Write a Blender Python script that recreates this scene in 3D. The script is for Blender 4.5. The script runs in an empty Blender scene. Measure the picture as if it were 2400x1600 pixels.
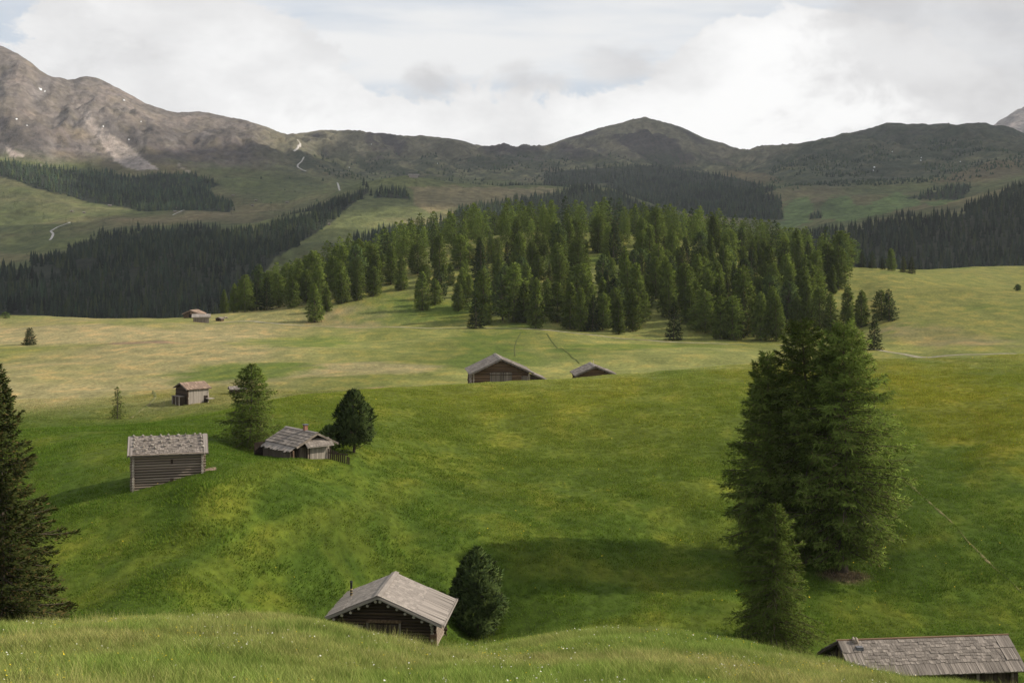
import bpy, bmesh, math, random
import numpy as np
from mathutils import Vector, Matrix, Euler

R = math.radians
SC = bpy.context.scene
COL = SC.collection
random.seed(7)
RNG = np.random.default_rng(11)

# ------------------------------------------------------------------ camera
# metres; eye level is z = 0, the view looks along +Y.  A picture point (u, v) of the
# 2352 x 1568 photograph seen at depth d stands at at(u, v, d).
F, CX, HY = 2940.0, 1176.0, 588.0
cam = bpy.data.objects.new('camera', bpy.data.cameras.new('camera'))
COL.objects.link(cam)
cam.rotation_euler = (R(90), 0, 0)
cam.data.sensor_width = 36.0
cam.data.lens = 36.0 * F / 2352.0
cam.data.shift_y = -(784.0 - HY) / 2352.0
cam.data.clip_start = 0.3
cam.data.clip_end = 30000.0
SC.camera = cam

# ------------------------------------------------------------------ light
SUN_EL, SUN_AZ = 34.0, 85.0          # azimuth clockwise from +Y (view direction)
sun_to = Vector((math.sin(R(SUN_AZ)) * math.cos(R(SUN_EL)), math.cos(R(SUN_AZ)) * math.cos(R(SUN_EL)), math.sin(R(SUN_EL))))
sl = bpy.data.lights.new('sun', 'SUN')
sl.energy = 5.0
sl.angle = R(0.9)
sl.color = (1.0, 0.92, 0.78)
sun = bpy.data.objects.new('sun', sl)
COL.objects.link(sun)
sun.rotation_euler = sun_to.to_track_quat('Z', 'Y').to_euler()
sun.location = sun_to * 300

SC.view_settings.view_transform = 'Standard'
SC.view_settings.look = 'None'
SC.view_settings.gamma = 1.0
SC.view_settings.use_curve_mapping = False
SC.view_settings.exposure = 0.10
SC.cycles.max_bounces = 6
SC.cycles.diffuse_bounces = 3
SC.cycles.glossy_bounces = 2
SC.cycles.transmission_bounces = 3
SC.cycles.transparent_max_bounces = 6
SC.cycles.volume_bounces = 0
SC.cycles.use_denoising = True

# node helper -------------------------------------------------------
class NT:
    def __init__(s, tree):
        s.t = tree; s.n = tree.nodes; s.l = tree.links
    def new(s, typ, **kw):
        n = s.n.new(typ)
        for k, v in kw.items():
            setattr(n, k, v)
        return n
    def put(s, sock, v):
        if isinstance(v, bpy.types.NodeSocket): s.l.new(v, sock)
        elif v is not None: sock.default_value = v
    def math(s, op, a, b=0.0, c=None, clamp=False):
        n = s.new('ShaderNodeMath', operation=op, use_clamp=clamp)
        s.put(n.inputs[0], a); s.put(n.inputs[1], b)
        if c is not None: s.put(n.inputs[2], c)
        return n.outputs[0]
    def vmath(s, op, a, b=None, out=0):
        n = s.new('ShaderNodeVectorMath', operation=op)
        s.put(n.inputs[0], a)
        if b is not None: s.put(n.inputs[1], b)
        return n.outputs[out]
    def noise(s, vec, scale, detail=4.0, rough=0.55, dist=0.0):
        n = s.new('ShaderNodeTexNoise', noise_dimensions='3D')
        s.put(n.inputs['Vector'], vec); s.put(n.inputs['Scale'], scale); s.put(n.inputs['Detail'], detail)
        s.put(n.inputs['Roughness'], rough); s.put(n.inputs['Distortion'], dist)
        return n.outputs[0]
    def mapr(s, v, a, b, c=0.0, d=1.0, smooth=True):
        n = s.new('ShaderNodeMapRange', interpolation_type='SMOOTHSTEP' if smooth else 'LINEAR', clamp=True)
        s.put(n.inputs[0], v); s.put(n.inputs[1], a); s.put(n.inputs[2], b); s.put(n.inputs[3], c); s.put(n.inputs[4], d)
        return n.outputs[0]
    def mix(s, f, a, b, blend='MIX'):
        n = s.new('ShaderNodeMix', data_type='RGBA', blend_type=blend)
        s.put(n.inputs[0], f)
        for k, v in ((6, a), (7, b)):
            if isinstance(v, tuple) and len(v) == 3: v = v + (1.0,)
            s.put(n.inputs[k], v)
        return n.outputs[2]
    def scale(s, vec, xyz):
        return s.vmath('MULTIPLY', vec, xyz)

# ------------------------------------------------------------------ sky
world = bpy.data.worlds.new('World')
SC.world = world
world.use_nodes = True
wn = NT(world.node_tree)
wn.n.clear()
wout = wn.new('ShaderNodeOutputWorld')
bg = wn.new('ShaderNodeBackground')
bg.inputs[1].default_value = 0.1
wn.l.new(bg.outputs[0], wout.inputs[0])
sky = wn.new('ShaderNodeTexSky', sky_type='NISHITA')
sky.sun_disc = False
sky.sun_elevation = R(SUN_EL)
sky.sun_rotation = R(SUN_AZ)
sky.altitude = 1900.0
sky.air_density = 1.0
sky.dust_density = 2.0
sky.ozone_density = 1.0
tc = wn.new('ShaderNodeTexCoord')
dirv = tc.outputs['Generated']
sep = wn.new('ShaderNodeSeparateXYZ'); wn.l.new(dirv, sep.inputs[0])
dz = sep.outputs[2]
# direction of a picture point, for setting the clouds in the sky
def sdir(u, v):
    d = Vector(((u - CX) / F, 1.0, (HY - v) / F)); d.normalize(); return (d.x, d.y, d.z)
# flat layer coordinates: the cloud deck seen in perspective
inv = wn.math('DIVIDE', 1.0, wn.math('MAXIMUM', wn.math('ADD', dz, 0.14), 0.05))
deck = wn.vmath('SCALE', dirv); wn.put(deck.node.inputs['Scale'], inv)
veil_n = wn.noise(wn.scale(deck, (0.55, 1.5, 1.0)), 1.0, 5.0, 0.55, 0.3)
veil = wn.mapr(veil_n, 0.40, 0.66)
blue = wn.mix(0.62, sky.outputs[0], (7.6, 8.0, 8.5))
c1 = wn.mix(veil, blue, (8.75, 8.72, 8.65))
# heaped clouds near the horizon: noise of the direction with a bank that thickens downwards
puff_n = wn.noise(wn.scale(dirv, (11.0, 11.0, 17.0)), 1.0, 9.0, 0.60, 0.3)
big_n = wn.noise(wn.scale(dirv, (2.2, 2.2, 3.6)), 1.0, 3.0, 0.5)
def blob(u, v, rad, amt):
    dd = wn.vmath('DISTANCE', wn.scale(dirv, (1.0, 1.0, 1.35)), tuple(Vector(sdir(u, v)) * Vector((1, 1, 1.35)) if False else (sdir(u, v)[0], sdir(u, v)[1], sdir(u, v)[2] * 1.35)), out=1)
    return wn.math('MULTIPLY', wn.mapr(dd, 0.0, rad, 1.0, 0.0), amt)
def total(items):
    r = items[0]
    for i in items[1:]: r = wn.math('ADD', r, i)
    return r
cum = total([wn.math('MULTIPLY', wn.math('SUBTRACT', puff_n, 0.5), 1.25), wn.math('MULTIPLY', wn.math('SUBTRACT', big_n, 0.5), 0.5),
             blob(1850, 240, 0.16, 0.95), blob(1990, 300, 0.15, 0.8), blob(1600, 300, 0.14, 0.6), blob(1180, 300, 0.15, 0.45),
             blob(480, 200, 0.16, 0.75), blob(250, 150, 0.15, 0.5), blob(700, 280, 0.14, 0.45), wn.mapr(dz, 0.02, 0.16, 0.25, -0.18)])
cmask = wn.mapr(cum, 0.15, 0.24)
shade_n = wn.noise(wn.scale(dirv, (9.0, 9.0, 15.0)), 1.0, 8.0, 0.58)
cshade = wn.mapr(total([wn.math('MULTIPLY', shade_n, 1.0), wn.math('MULTIPLY', cum, 0.30), blob(1850, 150, 0.13, 0.18), blob(300, 250, 0.2, -0.16)]), 0.40, 0.92)
ccol = wn.mix(cshade, (7.7, 7.6, 7.55), (10.3, 10.2, 10.05))
c2 = wn.mix(cmask, c1, ccol)
# low grey clouds passing in front
gr_n = wn.noise(wn.scale(dirv, (16.0, 16.0, 26.0)), 1.0, 9.0, 0.60, 0.3)
gr = total([wn.math('MULTIPLY', wn.math('SUBTRACT', gr_n, 0.5), 1.7), blob(2330, 40, 0.21, 1.15), blob(2080, 20, 0.10, 0.4),
            blob(1440, 150, 0.042, 0.62), blob(1360, 165, 0.035, 0.5), blob(1190, 180, 0.035, 0.58), blob(980, 195, 0.04, 0.5), blob(1280, 190, 0.02, 0.45), blob(100, 60, 0.15, 0.32)])
gmask = wn.math('MULTIPLY', wn.mapr(gr, 0.12, 0.70), 0.80)
gcol = wn.mix(wn.mapr(shade_n, 0.35, 0.68), (5.9, 5.75, 5.75), (7.7, 7.6, 7.55))
c3 = wn.mix(gmask, c2, gcol)
wn.l.new(c3, bg.inputs[0])

# ------------------------------------------------------------------ numpy noise
_perm = np.random.default_rng(3).permutation(512).astype(np.int64)
_perm = np.concatenate([_perm, _perm])
_gang = np.random.default_rng(5).uniform(0, 2 * np.pi, 1024)
_gx, _gy = np.cos(_gang), np.sin(_gang)
def perlin(x, y):
    xi = np.floor(x).astype(np.int64); yi = np.floor(y).astype(np.int64)
    xf = x - xi; yf = y - yi
    def g(ix, iy, fx, fy):
        h = _perm[(_perm[ix & 511] + iy) & 511]
        return _gx[h] * fx + _gy[h] * fy
    u = xf * xf * xf * (xf * (xf * 6 - 15) + 10); w = yf * yf * yf * (yf * (yf * 6 - 15) + 10)
    a = g(xi, yi, xf, yf); b = g(xi + 1, yi, xf - 1, yf)
    c = g(xi, yi + 1, xf, yf - 1); d = g(xi + 1, yi + 1, xf - 1, yf - 1)
    return (a + (b - a) * u + (c - a) * w + (a - b - c + d) * u * w) * 1.5
def fbm(x, y, wave, oct=4, gain=0.5, seed=0.0):
    r = np.zeros_like(x, dtype=float); a = 1.0; f = 1.0 / wave
    for k in range(oct):
        r += a * perlin(x * f + seed * 17.3 + k * 7.7, y * f - seed * 9.1 + k * 3.3); a *= gain; f *= 2.03
    return r
def ridged(x, y, wave, oct=4, gain=0.5, seed=0.0):
    r = np.zeros_like(x, dtype=float); a = 1.0; f = 1.0 / wave
    for k in range(oct):
        r += a * (1 - 2 * np.abs(perlin(x * f + seed * 17.3 + k * 7.7, y * f - seed * 9.1 + k * 3.3))); a *= gain; f *= 2.07
    return r
def sstep(a, b, x):
    t = np.clip((x - a) / (b - a), 0, 1); return t * t * (3 - 2 * t)

# ------------------------------------------------------------------ the lie of the land
# each line: points (u, d, v) along one fold of the ground, near to far
LINES = [
 [(-1500,5,2117),(3900,5,2117)],
 [(-1500,24,1610),(0,24,1606),(1000,26,1610),(1600,30,1618),(2352,34,1640),(3900,34,1640)],
 [(-1500,40,1440),(-300,42,1470),(0,44,1462),(200,46,1452),(400,48,1442),(600,50,1438),(700,52,1443),(760,54,1452),(850,58,1470),(930,62,1484),(1010,64,1500),(1100,64,1494),(1200,62,1480),(1320,60,1463),(1420,60,1457),(1500,60,1459),(1600,59,1474),(1700,58,1488),(1800,57,1508),(1900,56,1530),(2000,56,1552),(2100,56,1575),(2200,56,1590),(2352,56,1600),(3900,56,1600)],
 [(-1500,62,1470),(0,64,1455),(200,66,1442),(400,68,1434),(600,70,1442),(760,74,1470),(900,76,1498),(1010,77,1502),(1100,77,1486),(1200,76,1468),(1420,75,1464),(1600,73,1484),(1800,72,1520),(1900,72,1550),(1960,72,1590),(2060,72,1625),(2352,72,1630),(3900,72,1630)],
 [(-1500,76,1440),(0,74,1428),(200,76,1402),(300,77,1378),(400,78,1380),(600,82,1412),(760,86,1440),(900,90,1470),(1000,90,1470),(1100,97,1458),(1200,95,1450),(1400,92,1440),(1600,90,1450),(1750,88,1485),(1900,90,1500),(2050,90,1500),(2200,92,1480),(2352,92,1470),(3900,92,1470)],
 [(-1500,100,1150),(0,98,1185),(130,98,1160),(305,98,1132),(390,98.8,1108),(460,99.4,1088),(600,104,1085),(700,106,1105),(780,107,1140),(850,108,1182),(1000,108,1235),(1200,110,1245),(1400,110,1262),(1600,109,1290),(1750,107,1308),(1900,106,1312),(2000,108,1295),(2100,112,1230),(2352,115,1170),(3900,115,1170)],
 [(-1500,118,1010),(0,115,1058),(130,115,1040),(300,115,1030),(470,118,1022),(600,122,1040),(700,124,1038),(812,122,1046),(850,126,1052),(1000,128,1088),(1200,130,1106),(1400,130,1108),(1600,130,1108),(1900,130,1115),(2000,130,1100),(2200,135,1045),(2352,140,990),(3900,140,990)],
 [(-1500,130,1020),(0,130,1008),(50,130,1000),(130,132,990),(300,138,978),(470,145,960),(640,155,932),(760,165,916),(900,175,903),(1080,185,887),(1200,188,879),(1300,190,872),(1420,195,865),(1600,200,851),(1800,205,838),(2000,208,828),(2200,208,818),(2352,208,812),(3000,208,805),(3900,208,805)],
 [(-1500,165,1015),(0,165,1005),(300,175,982),(470,182,950),(640,190,930),(760,200,905),(900,205,895),(1080,206,890),(1200,208,885),(1420,214,874),(1600,222,857),(2000,230,842),(2352,232,835),(3900,232,835)],
 [(-1500,300,810),(0,290,830),(300,290,830),(600,290,826),(900,300,822),(1200,300,815),(1400,300,810),(1600,300,808),(1800,300,808),(2000,290,815),(2100,285,820),(2200,290,800),(2352,295,790),(3000,300,770),(3900,300,760)],
 [(-1500,440,740),(0,430,745),(300,440,738),(500,460,738),(740,450,747),(900,440,750),(1050,430,752),(1200,420,758),(1400,400,772),(1500,390,778),(1700,385,782),(1850,380,785),(1950,370,780),(2050,370,750),(2150,380,730),(2352,400,700),(3000,400,690),(3900,400,690)],
 [(-1500,520,735),(0,480,728),(250,480,733),(400,485,732),(450,490,728),(520,500,722),(700,500,700),(800,500,690),(950,500,685),(1100,500,680),(1300,490,660),(1500,480,660),(1700,480,665),(1850,480,680),(1950,460,690),(2050,470,665),(2200,480,660),(2352,480,668),(3000,480,665),(3900,480,665)],
 [(-1500,600,770),(0,600,765),(400,600,760),(470,590,742),(540,570,715),(620,580,690),(700,590,655),(800,600,625),(900,620,595),(1000,630,564),(1100,640,547),(1250,640,531),(1400,640,535),(1500,640,543),(1600,640,556),(1750,630,585),(1900,620,605),(1950,610,612),(2050,590,620),(2110,580,630),(2200,580,640),(2352,575,655),(3000,575,650),(3900,575,650)],
 [(-1500,760,800),(400,760,800),(540,760,760),(700,760,700),(900,760,650),(1250,780,610),(1600,780,610),(1900,760,625),(2050,760,622),(2200,770,615),(2352,780,611),(3000,780,605),(3900,780,605)],
 [(-1500,950,830),(400,950,820),(700,950,760),(1250,950,700),(1900,950,700),(2100,950,690),(2352,950,690),(3900,950,690)],
 [(-1500,1150,750),(0,1150,745),(400,1150,745),(600,1150,740),(900,1150,720),(1300,1150,690),(1800,1150,680),(2352,1150,670),(3900,1150,670)],
 [(-1500,1500,640),(0,1500,640),(200,1500,630),(400,1500,615),(600,1500,600),(750,1500,580),(960,1500,580),(1300,1500,580),(1450,1500,585),(1800,1500,570),(2000,1500,550),(2200,1500,530),(2352,1500,510),(3900,1500,480)],
 [(-1500,2000,560),(0,2000,560),(200,2000,545),(400,2000,530),(560,2000,520),(700,2000,500),(850,2050,470),(960,2100,470),(1100,2100,480),(1300,2100,480),(1450,2000,500),(1600,2000,530),(1780,2000,540),(1900,2000,512),(2000,2000,496),(2100,2000,484),(2200,2000,466),(2352,2000,422),(3900,2000,390)],
 [(-1500,2500,470),(0,2500,470),(200,2500,480),(400,2480,478),(560,2400,490),(640,2350,492),(700,2350,484),(780,2400,450),(850,2500,422),(960,2600,411),(1100,2600,427),(1300,2600,434),(1400,2550,440),(1480,2500,470),(1600,2500,500),(1780,2450,512),(1900,2300,505),(2000,2300,500),(2100,2300,490),(2200,2300,474),(2352,2300,436),(3900,2300,400)],
 [(-1500,2900,390),(0,2850,385),(100,2850,400),(200,2850,420),(400,2850,440),(560,2850,450),(700,2850,448),(850,2900,440),(960,2950,440),(1100,2950,445),(1300,2950,440),(1450,2950,460),(1600,2950,470),(1780,2800,470),(1900,2700,462),(2000,2700,456),(2100,2700,450),(2200,2700,446),(2352,2700,420),(3900,2700,400)],
 [(-1500,3050,330),(0,3050,345),(200,3100,378),(320,3100,390),(450,3200,392),(600,3300,390),(700,3400,392),(850,3500,398),(1000,3600,402),(1200,3700,400),(1400,3700,395),(1600,3600,410),(1780,3400,415),(1900,3300,410),(2100,3200,405),(2200,3100,405),(2352,3000,390),(3900,3000,380)],
 [(-1500,3300,200),(0,3300,240),(200,3400,280),(400,3500,330),(600,3700,345),(700,3900,358),(850,4000,362),(1000,4150,368),(1230,4200,372),(1350,4200,355),(1482,4200,335),(1600,4150,365),(1720,4000,385),(1800,3900,385),(1900,3900,368),(2050,3800,350),(2200,3700,350),(2352,3600,352),(3900,3600,340)],
]
SKYLINE = [(-1500,60),(-700,-40),(-250,10),(-80,78),(0,108),(40,128),(65,145),(95,170),(130,183),(160,187),(200,179),(225,183),(260,200),(300,221),(340,243),(385,257),(410,262),(455,260),(500,268),(540,278),(580,287),(620,300),(650,314),(665,318),(690,309),(740,307),(800,305),(850,314),(900,323),(940,322),(975,318),(1020,323),(1060,329),(1100,338),(1160,340),(1230,341),(1260,335),(1300,321),(1350,307),(1390,296),(1430,288),(1450,281),(1465,279),(1482,273),(1500,280),(1540,288),(1580,302),(1620,320),(1660,332),(1700,347),(1730,350),(1760,350),(1790,349),(1810,345),(1850,330),(1900,321),(1930,316),(1970,310),(2000,306),(2040,289),(2060,289),(2090,294),(2120,295),(2160,290),(2200,295),(2235,291),(2260,291),(2290,300),(2320,305),(2340,318),(2352,325),(2500,350),(2900,330),(3900,300)]
SKYD = [(-1500,3600),(0,3600),(200,3750),(400,3900),(665,4300),(800,4600),(1200,4700),(1482,4700),(1720,4500),(1800,4450),(2050,4350),(2352,4200),(3900,4200)]

def gx(u, d): return (u - CX) / F * d
def pchip_slopes(x, y):
    h = np.diff(x); dl = np.diff(y, axis=0)
    if y.ndim > 1: h = h[:, None] if h.ndim == 1 else h
    dl = dl / h
    m = np.zeros_like(y)
    s = np.sign(dl[:-1]) * np.sign(dl[1:]) > 0
    w1 = 2 * h[1:] + h[:-1]; w2 = h[1:] + 2 * h[:-1]
    with np.errstate(divide='ignore', invalid='ignore'):
        hm = (w1 + w2) / (w1 / dl[:-1] + w2 / dl[1:])
    m[1:-1] = np.where(s, hm, 0)
    m[0] = dl[0]; m[-1] = dl[-1]
    return m
def pchip(x, y, q):
    x = np.asarray(x, float); y = np.asarray(y, float)
    q = np.clip(q, x[0], x[-1])
    if len(x) == 2: return np.interp(q, x, y)
    m = pchip_slopes(x, y)
    i = np.clip(np.searchsorted(x, q, side='right') - 1, 0, len(x) - 2)
    h = x[i + 1] - x[i]; t = (q - x[i]) / h
    return ((1 + 2 * t) * (1 - t) ** 2) * y[i] + t * (1 - t) ** 2 * h * m[i] + t * t * (3 - 2 * t) * y[i + 1] + t * t * (t - 1) * h * m[i + 1]

def land(us, ds):
    """heights on the grid us x ds before small relief"""
    D, Z = [], []
    for ln in LINES:
        a = np.array(ln, float); z = (HY - a[:, 2]) / F * a[:, 1]
        D.append(pchip(a[:, 0], a[:, 1], us)); Z.append(pchip(a[:, 0], z, us))
    s = np.array(SKYLINE, float); sd = np.array(SKYD, float)
    d = pchip(sd[:, 0], sd[:, 1], us)
    v = pchip(s[:, 0], s[:, 1], us); z = (HY - v) / F * d
    D.append(d); Z.append(z)
    D.append(d + 260); Z.append(z - 95)
    D.append(d + 1100); Z.append(z * 0.3)
    D = np.array(D); Z = np.array(Z)
    out = np.empty((len(us), len(ds)))
    for j in range(len(us)):
        out[j] = pchip(D[:, j], Z[:, j], ds)
    return out, d

def seg_dist(x, y, P):
    best = np.full(x.shape, 1e9)
    for (a, b) in zip(P[:-1], P[1:]):
        ab = b - a; L2 = (ab ** 2).sum()
        t = np.clip(((x - a[0]) * ab[0] + (y - a[1]) * ab[1]) / L2, 0, 1)
        best = np.minimum(best, np.hypot(x - a[0] - t * ab[0], y - a[1] - t * ab[1]))
    return best

RIBS = [([(200,77),(340,83),(480,90),(640,107),(760,118),(900,131)], 2.6, 0.50), ([(400,79),(620,92),(800,104),(960,122)], 2.5, 0.55), ([(120,76),(230,78),(300,81),(420,86)], 1.6, -0.35), ([(800,109),(880,112),(1000,116)], 2.4, -0.4), ([(1150,100),(1400,118),(1650,128)], 4.5, 0.45)]
def relief_near(x, y, d):
    k = np.clip(d / 110.0, 0.25, 3.0)
    z = fbm(x, y, 34.0, 3, 0.45, 1) * 0.34 * np.minimum(k, 1.6)
    z += fbm(x, y, 9.0, 3, 0.5, 2) * 0.11 * sstep(45, 90, d)
    z += fbm(x, y * 1.0, 3.2, 2, 0.5, 3) * 0.05
    for pts, w_, a_ in RIBS:
        z += a_ * np.exp(-(seg_dist(x + 0.8 * fbm(x, y, 8.0, 2, 0.5, 9), y, np.array([(gx(q, e), e) for q, e in pts])) / w_) ** 2)
    z += fbm(x, y, 90.0, 3, 0.5, 4) * 0.9 * sstep(230, 380, d) * (1 - 0.7 * sstep(430, 500, d))
    return z
def relief_far(x, y, d, dsky, z0):
    rock = sstep(190, 300, z0)
    g = ridged(x + 0.25 * y, y * 0.35, 260.0, 5, 0.50, 6) * 36 * rock
    wd_ = 180.0 + 160.0 * sstep(-1250, -750, x)
    near_sky = 1 - 0.96 * np.exp(-((d - dsky) / wd_) ** 2)
    z = g * near_sky
    z += fbm(x, y, 260.0, 4, 0.5, 7) * 11 * near_sky * sstep(1000, 1500, d)
    z += ridged(x, y, 60.0, 4, 0.6, 8) * 7.0 * rock * np.maximum(near_sky, 0.18)
    z += fbm(x, y, 22.0, 2, 0.5, 12) * 1.6 * rock
    return z

NU = np.arange(-1000, 3361, 6.2)
ND = np.concatenate([np.geomspace(5, 62, 84, endpoint=False), np.geomspace(62, 240, 165, endpoint=False), np.geomspace(240, 950, 95)])
FU = np.arange(-700, 3061, 5.7)
FD = np.concatenate([np.linspace(950, 2900, 150, endpoint=False), np.linspace(2900, 4850, 175, endpoint=False), np.linspace(4850, 5700, 16)])
zn, dsn = land(NU, ND)
UU, DD = np.meshgrid(NU, ND, indexing='ij')
NX, NY = (UU - CX) / F * DD, DD
NZ = zn + relief_near(NX, NY, DD)
zf, dsf = land(FU, FD)
UF, DF = np.meshgrid(FU, FD, indexing='ij')
FX, FY = (UF - CX) / F * DF, DF
blend = sstep(950, 1050, DF)
FZ = zf + relief_near(FX, FY, DF) * (1 - blend) + relief_far(FX, FY, DF, dsf[:, None], zf) * blend

def _bil(us, ds, Z, u, d):
    i = np.clip((u - us[0]) / (us[1] - us[0]), 0, len(us) - 1.001); i0 = i.astype(int); fi = i - i0
    j0 = np.clip(np.searchsorted(ds, d, side='right') - 1, 0, len(ds) - 2)
    fj = np.clip((d - ds[j0]) / (ds[j0 + 1] - ds[j0]), 0, 1)
    return (Z[i0, j0] * (1 - fi) + Z[i0 + 1, j0] * fi) * (1 - fj) + (Z[i0, j0 + 1] * (1 - fi) + Z[i0 + 1, j0 + 1] * fi) * fj
def H(x, y):
    """ground height at x, y (arrays or numbers)"""
    sc = np.isscalar(x)
    x = np.atleast_1d(np.asarray(x, float)); y = np.atleast_1d(np.asarray(y, float))
    u = CX + F * x / y
    z = np.where(y < 950, _bil(NU, ND, NZ, u, np.minimum(y, 949.9)), _bil(FU, FD, FZ, u, np.maximum(y, 950.1)))
    return float(z[0]) if sc else z
def at(u, v, d): return Vector(((u - CX) / F * d, d, (HY - v) / F * d))
def spot(u, d):
    x = gx(u, d); return Vector((x, d, H(x, d)))
def uv_of(x, y, z): return CX + F * x / y, HY - F * z / y

def inpoly(u, v, poly):
    u = np.asarray(u); v = np.asarray(v); r = np.zeros(u.shape, bool); n = len(poly)
    for i in range(n):
        (x0, y0), (x1, y1) = poly[i], poly[(i + 1) % n]
        if y0 == y1: continue
        c = ((y0 > v) != (y1 > v)) & (u < (x1 - x0) * (v - y0) / (y1 - y0) + x0)
        r ^= c
    return r

# ------------------------------------------------------------------ helpers for objects
def tag(o, label, cat, group=None, kind=None):
    o['label'] = label
    if cat: o['category'] = cat
    if group: o['group'] = group
    if kind: o['kind'] = kind
    return o
def mesh_obj(name, verts, faces, mat, parent=None, smooth=False, link=True):
    me = bpy.data.meshes.new(name)
    me.from_pydata(verts, [], faces)
    if smooth: me.polygons.foreach_set('use_smooth', np.ones(len(me.polygons), bool))
    o = bpy.data.objects.new(name, me)
    if mat: me.materials.append(mat)
    if link: COL.objects.link(o)
    if parent: o.parent = parent
    return o
def fast_mesh(name, V, faces, nper, mat, smooth=False, colors=None, cname='tint'):
    """V (n,3) float, faces (m, nper) int"""
    me = bpy.data.meshes.new(name)
    V = np.ascontiguousarray(V, np.float32); faces = np.ascontiguousarray(faces, np.int32)
    me.vertices.add(len(V)); me.vertices.foreach_set('co', V.ravel())
    me.loops.add(faces.size); me.loops.foreach_set('vertex_index', faces.ravel())
    me.polygons.add(len(faces))
    me.polygons.foreach_set('loop_start', np.arange(0, faces.size, nper, dtype=np.int32))
    if smooth: me.polygons.foreach_set('use_smooth', np.ones(len(faces), bool))
    me.update(calc_edges=True)
    if colors is not None:
        at_ = me.color_attributes.new(cname, 'FLOAT_COLOR', 'POINT')
        c = np.ones((len(V), 4), np.float32); c[:, :3] = colors
        at_.data.foreach_set('color', c.ravel())
    if mat: me.materials.append(mat)
    return me
def link_mesh(name, me, parent=None, loc=None):
    o = bpy.data.objects.new(name, me); COL.objects.link(o)
    if parent: o.parent = parent
    if loc is not None: o.location = loc
    return o
def empty(name, loc, rz=0.0):
    o = bpy.data.objects.new(name, None); COL.objects.link(o)
    o.empty_display_size = 0.5; o.location = loc; o.rotation_euler = (0, 0, rz)
    return o
def material(name):
    m = bpy.data.materials.new(name); m.use_nodes = True
    t = NT(m.node_tree); t.n.clear()
    out = t.new('ShaderNodeOutputMaterial')
    return m, t, out
def principled(t, out, col, rough=0.9, bump=None, spec=0.2):
    p = t.new('ShaderNodeBsdfPrincipled')
    t.put(p.inputs['Base Color'], col if not (isinstance(col, tuple) and len(col) == 3) else col + (1.0,))
    t.put(p.inputs['Roughness'], rough)
    p.inputs['Specular IOR Level'].default_value = spec
    if bump is not None: t.l.new(bump, p.inputs['Normal'])
    t.l.new(p.outputs[0], out.inputs[0])
    return p

# ------------------------------------------------------------------ ground colours (what the ground itself is)
C_GREEN = np.array((0.056, 0.088, 0.011)); C_DEEP = np.array((0.038, 0.066, 0.009)); C_YEL = np.array((0.130, 0.145, 0.020))
C_FLOW = np.array((0.146, 0.142, 0.014)); C_TAN = np.array((0.240, 0.208, 0.100)); C_PALE = np.array((0.168, 0.176, 0.054)); C_BARE = np.array((0.180, 0.120, 0.085))
def mixc(a, b, f): return a + (b - a) * f[..., None]
def area(x, y, u, d, ru, rd, soft=0.35, wob=0.35, seed=0.0):
    """soft patch of ground round the place seen at azimuth u, depth d; ru in photo px, rd in metres"""
    cx, cy = gx(u, d), d; rx = ru / F * d
    q = np.sqrt(((x - cx) / rx) ** 2 + ((y - cy) / rd) ** 2)
    q = q + wob * fbm(x, y, max(rx, 6.0) * 0.8, 4, 0.6, seed + u * 0.013)
    return 1 - sstep(1 - soft, 1 + soft, q)
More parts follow.
